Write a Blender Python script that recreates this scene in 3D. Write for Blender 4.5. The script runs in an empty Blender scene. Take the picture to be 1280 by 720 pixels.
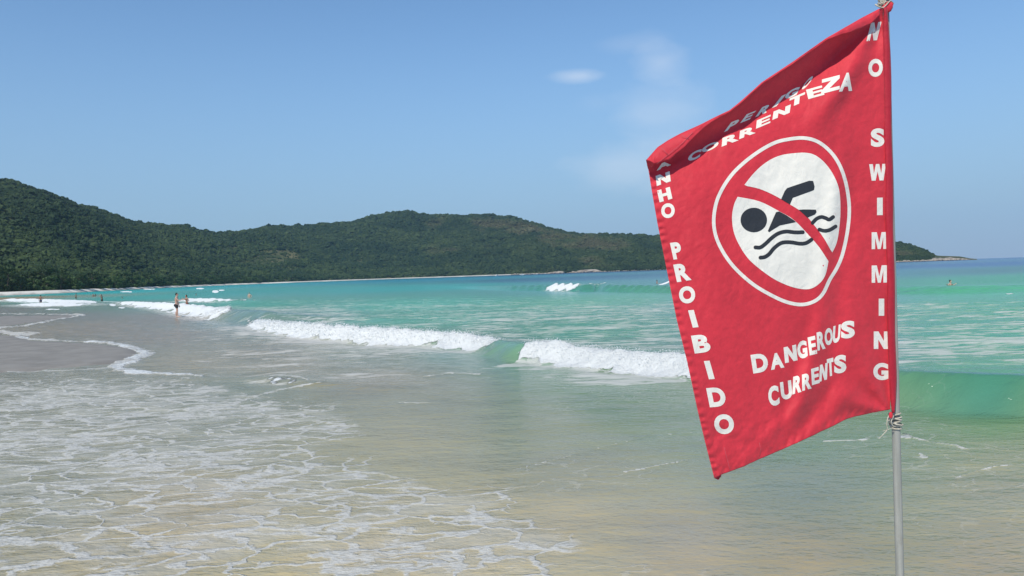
import bpy, bmesh, math, random
import numpy as np
from mathutils import Vector, Matrix

random.seed(7); np.random.seed(7)
SC = bpy.context.scene
COL = SC.collection

# ------------------------------------------------------------------ camera
CAM_H = 2.3
F = 1000.0                                   # focal length in px of a 1280 px wide frame
PITCH = math.atan(17.6 / 1000.0)
ROLL = math.atan(0.0335)
cam_data = bpy.data.cameras.new('camera'); cam = bpy.data.objects.new('camera', cam_data); COL.objects.link(cam)
cam_data.sensor_fit = 'HORIZONTAL'; cam_data.sensor_width = 36.0; cam_data.lens = 36.0 * F / 1280.0
cam_data.clip_start = 0.05; cam_data.clip_end = 60000
RM = Matrix.Rotation(math.pi / 2 - PITCH, 4, 'X') @ Matrix.Rotation(-ROLL, 4, 'Z')
cam.matrix_world = Matrix.Translation((0, 0, CAM_H)) @ RM
SC.camera = cam
R3 = np.array(RM.to_3x3())

# ------------------------------------------------------------------ world, sun, exposure
SUN_EL = math.radians(47); SUN_DIR_XY = (-0.42, -0.9)
SUN_ROT = math.atan2(SUN_DIR_XY[0], SUN_DIR_XY[1])
world = bpy.data.worlds.new('World'); SC.world = world; world.use_nodes = True
wn = world.node_tree.nodes; wl = world.node_tree.links
bg = wn['Background']
sky = wn.new('ShaderNodeTexSky'); sky.sky_type = 'NISHITA'; sky.sun_disc = False
sky.sun_elevation = SUN_EL; sky.sun_rotation = SUN_ROT
sky.air_density = 1.0; sky.dust_density = 0.0; sky.ozone_density = 3.0
bg.inputs['Strength'].default_value = 0.12
# thin wisps of cloud, laid by direction
geo = wn.new('ShaderNodeTexCoord')
cn = wn.new('ShaderNodeTexNoise'); cn.inputs['Scale'].default_value = 7; cn.inputs['Detail'].default_value = 7; cn.inputs['Roughness'].default_value = 0.55
mp = wn.new('ShaderNodeMapping'); mp.inputs['Scale'].default_value = (1, 1, 2.2)
wl.new(geo.outputs['Generated'], mp.inputs['Vector']); wl.new(mp.outputs['Vector'], cn.inputs['Vector'])


def px_dir(u, v):
    d = R3 @ np.array([(u - 640) / F, (360 - v) / F, -1.0]); return d / np.linalg.norm(d)


def wmath(op, a, b=None, clamp=False, c=None):
    n = wn.new('ShaderNodeMath'); n.operation = op; n.use_clamp = clamp
    for i, s in enumerate((a, b, c)):
        if s is None: continue
        if isinstance(s, (int, float)): n.inputs[i].default_value = s
        else: wl.new(s, n.inputs[i])
    return n.outputs[0]


cloud = None
for (u, v, ru, rv, amt) in [(724, 95, 30, 8, 1.0), (826, 79, 32, 19, .75), (815, 143, 55, 34, .6), (772, 205, 80, 30, .75), (790, 55, 40, 10, .3), (745, 130, 26, 12, .2)]:
    c = px_dir(u, v)
    vm = wn.new('ShaderNodeVectorMath'); vm.operation = 'SUBTRACT'; wl.new(geo.outputs['Generated'], vm.inputs[0]); vm.inputs[1].default_value = c
    sc_ = wn.new('ShaderNodeVectorMath'); sc_.operation = 'MULTIPLY'; wl.new(vm.outputs[0], sc_.inputs[0]); sc_.inputs[1].default_value = (F / ru, F / ru, F / rv)
    ln = wn.new('ShaderNodeVectorMath'); ln.operation = 'LENGTH'; wl.new(sc_.outputs[0], ln.inputs[0])
    r = wmath('SUBTRACT', 1.25, ln.outputs['Value'])
    r = wmath('ADD', r, wmath('MULTIPLY', wmath('SUBTRACT', cn.outputs['Fac'], 0.5), 3.0))
    r = wmath('MULTIPLY', wmath('MULTIPLY', r, 0.8, clamp=True), amt)
    r = wmath('SMOOTH_MIN', r, amt, c=0.2)
    r = wmath('MAXIMUM', r, 0.0)
    cloud = r if cloud is None else wmath('ADD', cloud, r)
hs = wn.new('ShaderNodeHueSaturation'); hs.inputs['Saturation'].default_value = 1.12; hs.inputs['Value'].default_value = 1.0
wl.new(sky.outputs['Color'], hs.inputs['Color'])
mixc = wn.new('ShaderNodeMix'); mixc.data_type = 'RGBA'
wl.new(wmath('MULTIPLY', cloud, 0.34), mixc.inputs['Factor'])
wl.new(hs.outputs['Color'], mixc.inputs['A']); mixc.inputs['B'].default_value = (6.3, 6.6, 7.0, 1)
# the thick low air evens the sky out to one pale blue towards the horizon, all the way round
sepw = wn.new('ShaderNodeSeparateXYZ'); wl.new(geo.outputs['Generated'], sepw.inputs[0])
low = wn.new('ShaderNodeMapRange'); low.interpolation_type = 'SMOOTHSTEP'; wl.new(sepw.outputs[2], low.inputs['Value'])
for k_, v_ in zip(('From Min', 'From Max', 'To Min', 'To Max'), (-.02, .34, .92, .08)): low.inputs[k_].default_value = v_
mixh = wn.new('ShaderNodeMix'); mixh.data_type = 'RGBA'; wl.new(low.outputs[0], mixh.inputs['Factor']); wl.new(hs.outputs['Color'], mixh.inputs['A']); mixh.inputs['B'].default_value = (1.55, 2.62, 4.02, 1)
wl.new(mixh.outputs['Result'], mixc.inputs['A'])
wl.new(mixc.outputs['Result'], bg.inputs['Color'])

sl = bpy.data.lights.new('sun', 'SUN'); sun = bpy.data.objects.new('sun', sl); COL.objects.link(sun)
sl.energy = 3.4; sl.angle = math.radians(0.53); sl.color = (1.0, 0.955, 0.87)
ce = math.cos(SUN_EL); nrm = math.hypot(*SUN_DIR_XY)
sd = Vector((SUN_DIR_XY[0] / nrm * ce, SUN_DIR_XY[1] / nrm * ce, math.sin(SUN_EL)))
sun.rotation_euler = sd.to_track_quat('Z', 'Y').to_euler(); sun.location = sd * 50

SC.view_settings.view_transform = 'Standard'; SC.view_settings.look = 'None'
SC.view_settings.exposure = 0.25; SC.view_settings.gamma = 1.0; SC.view_settings.use_curve_mapping = False
SC.cycles.use_denoising = True
SC.cycles.volume_bounces = 1; SC.cycles.max_bounces = 8

# ------------------------------------------------------------------ helpers


def horizon(u): return 321.0 + (1280 - u) * 0.0335


def unproj_z(u, v, z=0.0):
    """world points where the sight lines through photo pixels meet height z"""
    u = np.asarray(u, float); v = np.asarray(v, float); z = np.asarray(z, float)
    d = np.stack([(u - 640) / F, (360 - v) / F, -np.ones_like(u)], -1) @ R3.T
    t = (z - CAM_H) / np.minimum(d[..., 2], -1e-7)
    return np.stack([d[..., 0] * t, d[..., 1] * t, np.broadcast_to(z, u.shape)], -1)


def unproj_d(u, v, D):
    u = np.asarray(u, float); v = np.asarray(v, float); D = np.asarray(D, float)
    p = np.stack([(u - 640) / F * D, (360 - v) / F * D, -D], -1) @ R3.T
    p[..., 2] += CAM_H
    return p


def P(u, v, z=0.0):
    return Vector(unproj_z(np.array(u), np.array(v), np.array(z)).tolist())


def hash2(ix, iy, seed):
    h = (ix.astype(np.int64) * 374761393 + iy.astype(np.int64) * 668265263 + seed * 1442695041) & 0xffffffff
    h = ((h ^ (h >> 13)) * 1274126177) & 0xffffffff
    return ((h ^ (h >> 16)) & 0xffffff) / float(0xffffff)


def gnoise(x, y, seed=0):
    x = np.asarray(x, float); y = np.asarray(y, float)
    ix = np.floor(x); iy = np.floor(y); fx = x - ix; fy = y - iy
    ux = fx * fx * fx * (fx * (fx * 6 - 15) + 10); uy = fy * fy * fy * (fy * (fy * 6 - 15) + 10)

    def g(dx, dy):
        a = hash2(ix + dx, iy + dy, seed) * 2 * math.pi
        return np.cos(a) * (fx - dx) + np.sin(a) * (fy - dy)
    n0 = g(0, 0) * (1 - ux) + g(1, 0) * ux
    n1 = g(0, 1) * (1 - ux) + g(1, 1) * ux
    return (n0 * (1 - uy) + n1 * uy) * 1.5


def fbm(x, y, oct=4, seed=0, gain=0.5):
    s = 0; a = 1; t = 0
    for i in range(oct):
        s = s + a * gnoise(x * 2 ** i + 17.3 * i, y * 2 ** i + 9.1 * i, seed + i); t += a; a *= gain
    return s / t


def smooth(a, b, x):
    t = np.clip((x - a) / (b - a), 0, 1); return t * t * (3 - 2 * t)


def interp(x, pts):
    a = np.array(pts, float); return np.interp(x, a[:, 0], a[:, 1])


def seg_dist(x, y, pts, ends=False):
    """distance to a polyline, signed side, index-parameter along it"""
    best = np.full(x.shape, 1e18); side = np.zeros(x.shape); par = np.zeros(x.shape)
    pts = np.array(pts, float)
    for i in range(len(pts) - 1):
        a, b = pts[i], pts[i + 1]; d = b - a; L2 = (d ** 2).sum()
        t = np.clip(((x - a[0]) * d[0] + (y - a[1]) * d[1]) / L2, 0, 1)
        qx = a[0] + t * d[0]; qy = a[1] + t * d[1]
        dd = (x - qx) ** 2 + (y - qy) ** 2
        m = dd < best
        best = np.where(m, dd, best)
        side = np.where(m, np.sign(d[0] * (y - a[1]) - d[1] * (x - a[0])), side)
        par = np.where(m, i + t, par)
    return np.sqrt(best), side, par


def in_poly(x, y, poly):
    c = np.zeros(x.shape, bool); n = len(poly)
    for i in range(n):
        x1, y1 = poly[i]; x2, y2 = poly[(i + 1) % n]
        cond = ((y1 > y) != (y2 > y)) & (x < (x2 - x1) * (y - y1) / ((y2 - y1) if y2 != y1 else 1e-9) + x1)
        c ^= cond
    return c


def tag(o, label=None, cat=None, group=None, kind=None):
    if label: o['label'] = label
    if cat: o['category'] = cat
    if group: o['group'] = group
    if kind: o['kind'] = kind
    return o


def link_mesh(name, me, mat=None, parent=None):
    o = bpy.data.objects.new(name, me); COL.objects.link(o)
    if mat: me.materials.append(mat)
    if parent: o.parent = parent
    return o


def mesh_np(name, verts, faces, smooth_=True):
    me = bpy.data.meshes.new(name)
    verts = np.asarray(verts, np.float32); faces = np.asarray(faces, np.int32)
    me.vertices.add(len(verts)); me.vertices.foreach_set('co', verts.ravel())
    k = faces.shape[1]
    me.loops.add(faces.size); me.loops.foreach_set('vertex_index', faces.ravel())
    me.polygons.add(len(faces)); me.polygons.foreach_set('loop_start', np.arange(0, faces.size, k, dtype=np.int32))
    me.polygons.foreach_set('loop_total', np.full(len(faces), k, np.int32))
    me.update(calc_edges=True)
    if smooth_: me.polygons.foreach_set('use_smooth', np.ones(len(faces), bool))
    me.validate(); return me


def grid_faces(nr, nc):
    i = np.arange(nr - 1)[:, None] * nc + np.arange(nc - 1)[None, :]
    return np.stack([i, i + 1, i + nc + 1, i + nc], -1).reshape(-1, 4)


def attr_f(me, name, arr):
    a = me.attributes.new(name, 'FLOAT', 'POINT'); a.data.foreach_set('value', np.asarray(arr, np.float32).ravel())


def attr_c(me, name, arr):
    a = me.attributes.new(name, 'FLOAT_COLOR', 'POINT')
    rgba = np.ones((len(arr), 4), np.float32); rgba[:, :3] = arr; a.data.foreach_set('color', rgba.ravel())


def bm_mesh(name, bm, smooth_=True):
    me = bpy.data.meshes.new(name); bm.to_mesh(me); bm.free()
    if smooth_: me.polygons.foreach_set('use_smooth', np.ones(len(me.polygons), bool))
    return me


def tube(bm, pts, rad, seg=8, cap=True, flat=None):
    """tapered tube through points"""
    pts = [Vector(p) for p in pts]
    if not hasattr(rad, '__len__'): rad = [rad] * len(pts)
    rings = []; up = None
    for i, p in enumerate(pts):
        t = (pts[min(i + 1, len(pts) - 1)] - pts[max(i - 1, 0)]).normalized()
        if up is None:
            up = t.orthogonal().normalized()
        else:
            up = (up - t * up.dot(t)).normalized()
        b = t.cross(up)
        rings.append([bm.verts.new(p + (up * math.cos(a) + b * math.sin(a)) * rad[i]) for a in [2 * math.pi * k / seg for k in range(seg)]])
    for r0, r1 in zip(rings, rings[1:]):
        for k in range(seg):
            bm.faces.new((r0[k], r0[(k + 1) % seg], r1[(k + 1) % seg], r1[k]))
    if cap:
        bm.faces.new(rings[0][::-1]); bm.faces.new(rings[-1])
    return rings


# ------------------------------------------------------------------ material helpers
class NT:
    def __init__(s, name):
        s.m = bpy.data.materials.new(name); s.m.use_nodes = True
        s.n = s.m.node_tree.nodes; s.l = s.m.node_tree.links
        s.out = s.n['Material Output']; s.p = s.n['Principled BSDF']

    def node(s, t, **kw):
        n = s.n.new(t)
        for k, v in kw.items():
            if k in n.bl_rna.properties: setattr(n, k, v)
            else: s.put(n.inputs[k.replace('_', ' ')], v)
        return n

    def put(s, sock, v):
        if isinstance(v, bpy.types.NodeSocket): s.l.new(v, sock)
        else: sock.default_value = v

    def math(s, op, a, b=0.0, c=0.0, clamp=False):
        n = s.n.new('ShaderNodeMath'); n.operation = op; n.use_clamp = clamp
        s.put(n.inputs[0], a); s.put(n.inputs[1], b); s.put(n.inputs[2], c); return n.outputs[0]

    def mix(s, f, a, b):
        n = s.n.new('ShaderNodeMix'); n.data_type = 'RGBA'
        s.put(n.inputs['Factor'], f); s.put(n.inputs['A'], a); s.put(n.inputs['B'], b); return n.outputs['Result']

    def noise(s, vec, scale, detail=3, rough=.5, dist=0.0, dim='3D'):
        n = s.n.new('ShaderNodeTexNoise'); n.noise_dimensions = dim
        s.put(n.inputs['Vector'], vec); n.inputs['Scale'].default_value = scale; n.inputs['Detail'].default_value = detail
        n.inputs['Roughness'].default_value = rough; n.inputs['Distortion'].default_value = dist; return n

    def mapr(s, v, a, b, c=0.0, d=1.0, kind='SMOOTHSTEP'):
        n = s.n.new('ShaderNodeMapRange'); n.interpolation_type = kind
        s.put(n.inputs['Value'], v)
        for k, w in zip(('From Min', 'From Max', 'To Min', 'To Max'), (a, b, c, d)): s.put(n.inputs[k], w)
        return n.outputs['Result']

    def attr(s, name, inst=False):
        n = s.n.new('ShaderNodeAttribute'); n.attribute_name = name
        if inst: n.attribute_type = 'INSTANCER'
        return n

    def pos(s, scale=(1, 1, 1), rot=0.0):
        g = s.n.new('ShaderNodeNewGeometry'); m = s.n.new('ShaderNodeMapping')
        s.l.new(g.outputs['Position'], m.inputs['Vector']); m.inputs['Scale'].default_value = scale; m.inputs['Rotation'].default_value = (0, 0, rot)
        return m.outputs['Vector']

    def bump(s, h, strength, dist, normal=None):
        b = s.n.new('ShaderNodeBump'); s.put(b.inputs['Height'], h); s.put(b.inputs['Strength'], strength); s.put(b.inputs['Distance'], dist)
        if normal is not None: s.l.new(normal, b.inputs['Normal'])
        return b.outputs['Normal']


def simple(name, col, rough=.6, var=.12, scale=20, spec=.4, bump=0.0):
    t = NT(name); tc = t.node('ShaderNodeTexCoord')
    n = t.noise(tc.outputs['Object'], scale, 4)
    f = t.mapr(n.outputs['Fac'], .3, .7, 0, 1)
    t.put(t.p.inputs['Base Color'], t.mix(f, tuple(c * (1 - var) for c in col) + (1,), tuple(min(1, c * (1 + var)) for c in col) + (1,)))
    t.p.inputs['Roughness'].default_value = rough; t.p.inputs['Specular IOR Level'].default_value = spec
    if bump: t.put(t.p.inputs['Normal'], t.bump(n.outputs['Fac'], .6, bump))
    return t.m


# ------------------------------------------------------------------ coast geometry (world metres)
SHORE = [(0, 386), (60, 420), (100, 465), (150, 590), (200, 770), (260, 960), (330, 1200), (400, 1420), (500, 1600), (620, 1700), (830, 1690),
         (1000, 1500), (1120, 1380), (1215, 1320), (1240, 1320)]


def shore_d(u): return interp(u, SHORE)


def polar(u, D):
    """ground point in the direction of photo column u at forward distance D (taken on the horizon)"""
    d = np.stack([(np.asarray(u, float) - 640) / F, (360 - horizon(np.asarray(u, float))) / F, -np.ones_like(np.asarray(u, float))], -1) @ R3.T
    s = D / d[..., 1]
    return d[..., 0] * s, d[..., 1] * s


cx, cy = polar(np.array([0, 60, 100, 150, 200, 260, 330, 400, 500, 620.]), shore_d(np.array([0, 60, 100, 150, 200, 260, 330, 400, 500, 620.])))
COAST = [(60, 4.6), (30, 4.6), (0, 4.8), (-5, 5.2), (-10, 8.5), (-17, 16), (-23, 28), (-64, 88), (-150, 215)] + [(float(a), float(b)) for a, b in zip(cx, cy)]

SPITS = [
    [(-300, 388), (0, 395), (60, 394), (100, 393.5), (80, 398), (60, 400), (30, 405), (0, 409), (-300, 412)],
    [(-300, 414), (0, 419), (18, 420), (40, 426), (75, 427), (120, 430), (150, 433), (166, 436), (172, 441), (160, 449), (140, 455), (100, 459), (60, 462), (0, 467), (-300, 480)],
]

# ------------------------------------------------------------------ sea
def build_sea():
    us = np.concatenate([np.arange(-1500, -60, 24), np.arange(-60, 1340, 1.7), np.arange(1340, 2800, 24)])
    dy = [0.12, 0.3, 0.6, 1.0]
    v = 1.0
    while v < 30: v += 0.45; dy.append(v)
    while v < 200: v += 0.62; dy.append(v)
    while v < 560: v += 0.85 + (v - 200) * 0.003; dy.append(v)
    dy = np.array(dy)
    U, DV = np.meshgrid(us, dy)
    V = horizon(U) + DV
    w = unproj_z(U, V, 0.0)
    # cap the far distance
    X, Y = w[..., 0], w[..., 1]
    r = np.hypot(X, Y); k = np.minimum(1, 5200 / r); X = X * k; Y = Y * k
    U, V, X, Y, DV = [a.ravel() for a in (U, V, X, Y, DV)]
    D = np.hypot(X, Y)
    Z = np.zeros_like(X); surf = np.zeros_like(X); green = np.zeros_like(X); foam = np.zeros_like(X); chop = np.zeros_like(X)

    # low swell and ripples
    near = smooth(4, 14, D) * (1 - smooth(500, 1500, D))
    ca, sa = 0.53, -0.85                                    # along the crests
    A = X * ca + Y * sa; B = X * sa - Y * ca
    Z += near * 0.035 * fbm(A * .25, B * .8, 3, 3) * smooth(8, 25, D)
    Z += (0.006 + 0.012 * smooth(10, 30, D)) * fbm(A * 1.1, B * 2.6, 3, 5) * (1 - smooth(120, 300, D))
    Z += 0.05 * smooth(18, 45, D) * (1 - smooth(200, 500, D)) * fbm(A * .5, B * 1.4, 3, 9)

    # breaking and unbroken waves: crest line in the photo, its height, foam reach on the face
    # (u, v_crest, height, foam strength)
    waves = [
        dict(c=[(296, 397, .0, 0), (322, 401, .12, .5), (334, 402, .26, .9), (350, 403.5, .34, 1), (400, 407, .42, 1), (450, 411, .40, 1), (500, 413, .44, 1), (540, 416, .36, 1), (556, 418, .30, .7), (575, 418, .36, 1), (605, 422, .32, 1), (622, 426, .26, .7), (636, 428, .36, .1),
                (652, 429, .40, .15), (662, 429, .40, .9), (690, 431, .38, 1), (740, 436, .34, 1), (800, 441, .34, 1), (860, 446, .33, 1), (905, 449, .35, .6), (950, 452, .42, .05), (1120, 463, .46, 0), (1200, 466, .48, 0), (1280, 469, .48, 0), (1500, 476, .45, 0), (1900, 490, .2, 0)],
             front=.78, back=2.4, g=1.0, seed=11),
        dict(c=[(150, 377, .0, .3), (165, 377, .3, .9), (200, 379, .4, 1), (232, 381, .5, 1), (262, 385, .5, 1), (285, 387, .55, .8), (298, 388, .55, .1), (340, 391, .5, 0), (420, 396, .2, 0), (520, 400, 0, 0)],
             front=1.5, back=3.5, g=.45, seed=23),
        dict(c=[(540, 358, .0, 0), (640, 357, .6, 0), (684, 356, .7, .1), (700, 355, .8, 1), (724, 355, .8, .9), (729, 356, .7, 0), (735, 356, .7, 0), (738, 355, .75, .9), (754, 354, .8, .7), (762, 356, .7, 0), (860, 357, .6, 0), (960, 358, .3, 0), (1040, 358, .2, 0)],
             front=1.4, back=5, g=.9, seed=37),
        dict(c=[(1060, 358, .0, 0), (1120, 358, .4, 0), (1200, 357, .4, 0), (1290, 355, .35, 0), (1400, 353, .3, 0)], front=3, back=6, g=.22, seed=41),
        dict(c=[(230, 374, .0, 0), (240, 373, .35, 1), (262, 373.3, .35, 1), (290, 374, .3, .7), (314, 374.5, .2, .5), (330, 375, 0, 0)], front=1.8, back=3, g=.3, seed=53),
        dict(c=[(0, 375, .1, .5), (10, 373.5, .3, 1), (40, 373.5, .35, 1), (70, 374.5, .3, 1), (100, 375.6, .3, .9), (118, 377, .25, .7), (128, 378, 0, 0)], front=3.5, back=4, g=.1, seed=59),
        dict(c=[(40, 379, .1, .6), (60, 378.5, .3, 1), (90, 379, .3, 1), (112, 379.5, .2, .8), (122, 380, 0, 0)], front=3, back=4, g=.1, seed=61),
        dict(c=[(300, 476, .0, .2), (312, 472.5, .04, .35), (335, 471, .06, .42), (362, 472.5, .07, .55), (395, 477, .06, .3), (430, 480, .04, 0), (520, 486, 0, 0)], front=.5, back=.9, g=0, seed=67),
    ]
    for W in waves:
        c = np.array(W['c'], float)
        wp = unproj_z(c[:, 0], c[:, 1], c[:, 2])[:, :2]
        mg = 3.2 * max(W['front'], W['back'])
        ix = np.where((X > wp[:, 0].min() - mg) & (X < wp[:, 0].max() + mg) & (Y > wp[:, 1].min() - mg) & (Y < wp[:, 1].max() + mg))[0]
        d0, _, _ = seg_dist(X[ix], Y[ix], wp); ix = ix[d0 < mg]
        Ai, Bi = A[ix], B[ix]
        d, side, par = seg_dist(X[ix], Y[ix], wp)
        H = np.interp(par, np.arange(len(c)), c[:, 2]); S = np.interp(par, np.arange(len(c)), c[:, 3])
        dv = np.where(side > 0, -d, d)                      # + toward the shore / camera
        endfade = np.where((par <= 0) | (par >= len(c) - 1), 0.0, 1.0)
        wob = 0.35 * fbm(Ai / W['front'] * .9, Bi / W['front'] * .3, 3, W['seed'])
        q = dv / W['front'] + wob * 0.35
        prof = np.where(q > 0, 1 - smooth(0, 1.0, q), np.exp(-(dv / W['back']) ** 2 * 2.2))
        zi = H * prof * endfade - .12 * H * np.exp(-((q - 1.25) / .5) ** 2) * endfade
        # foam on the face, tumbling
        reach = (.40 + .70 * S) * (1 + .75 * fbm(Ai / W['front'] * 1.1, Bi * 0 + 3.3, 3, W['seed'] + 2))
        m = smooth(-.22, -.02, q) * (1 - smooth(reach - .18, reach + .12, q)) * smooth(.25, .75, S + .25 * fbm(Ai / W['front'] * 2, Bi / W['front'] * 2, 2, W['seed'] + 3)) * endfade
        surf[ix] = np.maximum(surf[ix], m)
        s_ = W['front'] / 1.2
        lump = .55 * (1 - np.abs(fbm(Ai * 1.3 / s_, Bi * 1.7 / s_, 4, W['seed'] + 5, .5)) * 2.2) + .9 * np.clip(fbm(Ai * .55 / s_, Bi * .4 / s_, 2, W['seed'] + 6), -.3, 1)
        zi = zi + m * np.minimum(H, .55) * (0.03 + .36 * lump)
        Z[ix] += zi
        green[ix] = np.maximum(green[ix], W['g'] * endfade * smooth(.05, .4, H) * smooth(-.9, .10, q) * (1 - .75 * smooth(.05, .8, q)) * (1 - smooth(.8, 1.5, q)))
        # trailing lace on the back and in front
        f1 = .55 * endfade * smooth(.3, .9, S) * smooth(.3, 1, q) * (1 - smooth(1.0, 2.4, q))
        f2 = .38 * endfade * smooth(.3, .9, S) * (1 - smooth(.0, 1.6, -dv / W['back'])) * (q < 0)
        foam[ix] = np.maximum(foam[ix], np.maximum(f1, f2))
        if W['seed'] == 11:      # froth trailing down the water in front of the breaker
            chop[ix] = np.maximum(chop[ix], .85 * endfade * smooth(.3, .9, S) * smooth(.5, 1.0, q) * (1 - smooth(1.6, 5.5, q)) * np.where(q < 8, 1, 0))

    # small isolated breakers and foam edges drawn by photo position (u, v, half width, half height)
    for (u, v, a, b) in [(250, 360.6, 6, .9), (269, 364.4, 4.5, 2.0), (277, 362.6, 4, .8), (141, 381, 4.5, 1.6), (152, 384.6, 4.5, .9), (66, 386.5, 11, .8), (158, 364.6, 9, .8), (105, 363.6, 10, .6),
                         (187, 361.6, 9, .5), (672, 358.3, 3, 1.2), (690, 356.5, 2, .8), (1164, 361, 7, 1.2), (1150, 362, 5, .8), (1172, 359, 3, .7), (1235, 360, 6, .8), (1262, 367, 6, .7)]:
        ix = np.where((np.abs(U - u) < a * 2) & (np.abs(V - v) < b * 2 + 1))[0]
        e = np.sqrt(((U[ix] - u) / a) ** 2 + ((V[ix] - v - .1) / b) ** 2) + .35 * fbm(X[ix] * .5, Y[ix] * .5, 3, 71)
        surf[ix] = np.maximum(surf[ix], 1 - smooth(.7, 1.1, e))
    lines = [  # polyline with thickness px
        ([(-80, 411), (0, 410), (31, 407), (62, 400.8), (90, 396), (103, 393.5)], [.9, 1.0, .8, .8, .8, 1.5], .9),
        ([(-80, 391.5), (0, 392), (60, 392.6), (103, 393)], [.4, .5, .4, 1.1], .75),
        ([(-80, 409), (-20, 414), (0, 414), (18, 417), (30, 417.5), (52, 416)], [1.5, 1.5, 2, 3.2, 3.4, .6], .8),
        ([(12, 424), (25, 421), (40, 424), (75, 425.5), (105, 427)], [1.6, 2.8, 1.3, 1.0, .8], .9),
        ([(105, 427), (130, 428), (150, 431), (165, 434.5), (180, 439), (184, 442), (172, 446), (166, 450), (150, 455.5), (143, 458), (152, 462), (172, 465), (200, 466.6), (235, 468), (252, 470)], [.8, 1.6, 2.2, 3.2, 4.0, 4.4, 4.0, 4.6, 4.4, 3.2, 4.0, 3.4, 2.2, 1.5, 1], 1.0),
        ([(10, 465), (75, 463.5), (130, 460.5), (150, 458)], [.6, .7, .7, .8], .7),
        ([(310, 497), (335, 491), (365, 484), (400, 481)], [.6, .9, 1.0, .8], .75),
        ([(330, 473), (350, 470.5), (372, 474), (384, 478)], [.6, .9, 1.5, .7], .8),
        ([(500, 503), (550, 503)], [.7, .7], .5),
        ([(0, 431), (12, 434)], [1.4, .5], .7), ([(-20, 441), (8, 443), (22, 447)], [1.2, 1.5, .4], .8), ([(-80, 447), (0, 448)], [1, 1], .6),
        ([(1120, 545), (1135, 546), (1160, 552), (1195, 557), (1212, 563)], [.6, .9, .9, 1.6, .4], .8),
        ([(1128, 543), (1135, 544)], [1.2, 1.3], .95), ([(1125, 547), (1136, 547.5)], [1.3, 1.6], .95), ([(1150, 567), (1156, 571)], [1, 1.3], .8), ([(1030, 552), (1085, 549)], [.7, .8], .55),
        ([(1195, 597), (1235, 585), (1258, 582)], [.5, .8, .8], .6), ([(780, 590), (860, 575)], [.5, .6], .55), ([(640, 588), (810, 545), (870, 540)], [.4, .5, .5], .35),
        ([(530, 470), (565, 466), (600, 468)], [.8, 1.2, .6], .6), ([(1215, 475), (1240, 480)], [.7, .5], .7),
    ]
    for pts, wd, st in lines:
        pv = np.array(pts, float)
        ix = np.where((U > pv[:, 0].min() - 30) & (U < pv[:, 0].max() + 30) & (V > pv[:, 1].min() - 10) & (V < pv[:, 1].max() + 10))[0]
        jit = 1.3 * fbm(X[ix] * 1.6, Y[ix] * 1.6, 3, 83)
        d, _, par = seg_dist(U[ix] * .35, (V[ix] + jit * np.where(V[ix] < 500, .8, 1.2)), [(a * .35, b) for a, b in pts])
        w_ = np.interp(par, np.arange(len(wd)), wd)
        m = st * (1 - smooth(.75, 1.25, d / (w_ * .72) + 1.1 * fbm(X[ix] * 1.8, Y[ix] * 1.8, 4, 87)))
        foam[ix] = np.maximum(foam[ix], m * 1.0)
        if st > .85: surf[ix] = np.maximum(surf[ix], m * .62)
        Z[ix] += m * .012

    # lace of spent foam in the foreground
    poly = [(-400, 478), (60, 466), (260, 471), (350, 492), (430, 500), (470, 541), (420, 560), (480, 566), (500, 585), (560, 604), (640, 600), (664, 622), (655, 640), (700, 660), (745, 684), (700, 704), (720, 780), (-400, 900)]
    d, _, _ = seg_dist(U * .5, V, [(a * .5, b) for a, b in poly] + [(poly[0][0] * .5, poly[0][1])])
    ins = in_poly(U, V, poly)
    sdv = np.where(ins, d, -d) + 13 * fbm(X * .8, Y * .8, 3, 91)
    dens = interp(U, [(-400, .62), (200, .60), (330, .54), (450, .46), (800, .42)])
    dens = dens * (.82 + .25 * fbm(X * .35, Y * .35, 3, 95)) * (1 - .35 * smooth(620, 760, V) * (1 - smooth(250, 500, U)))
    foam = np.maximum(foam, smooth(-7, 24, sdv) * dens)
    # sparse bits everywhere near
    foam = np.maximum(foam, .13 * smooth(380, 470, V) * smooth(-.1, .3, fbm(X * .3, Y * .3, 3, 97)))

    # chop: short white streaks behind the breaking line
    k = smooth(366, 385, V) * (1 - smooth(448, 470, V)) * smooth(250, 420, U)
    crest = interp(U, [(300, 398), (332, 401), (520, 413), (634, 427), (860, 443), (1120, 461), (1280, 466), (1500, 474)])
    chop = np.maximum(chop, k * (V < crest + 2) * (.55 + .4 * fbm(X * .06, Y * .06, 3, 101)))
    chop = np.maximum(chop, .45 * smooth(398, 404, V) * (1 - smooth(470, 490, V)) * (1 - surf) * smooth(180, 300, U) * (1 - smooth(480, 600, U)) * (V > crest))
    chop = np.maximum(chop, .6 * smooth(378, 386, V) * (1 - smooth(395, 404, V)) * smooth(255, 300, U) * (1 - smooth(420, 520, U)))

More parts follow.
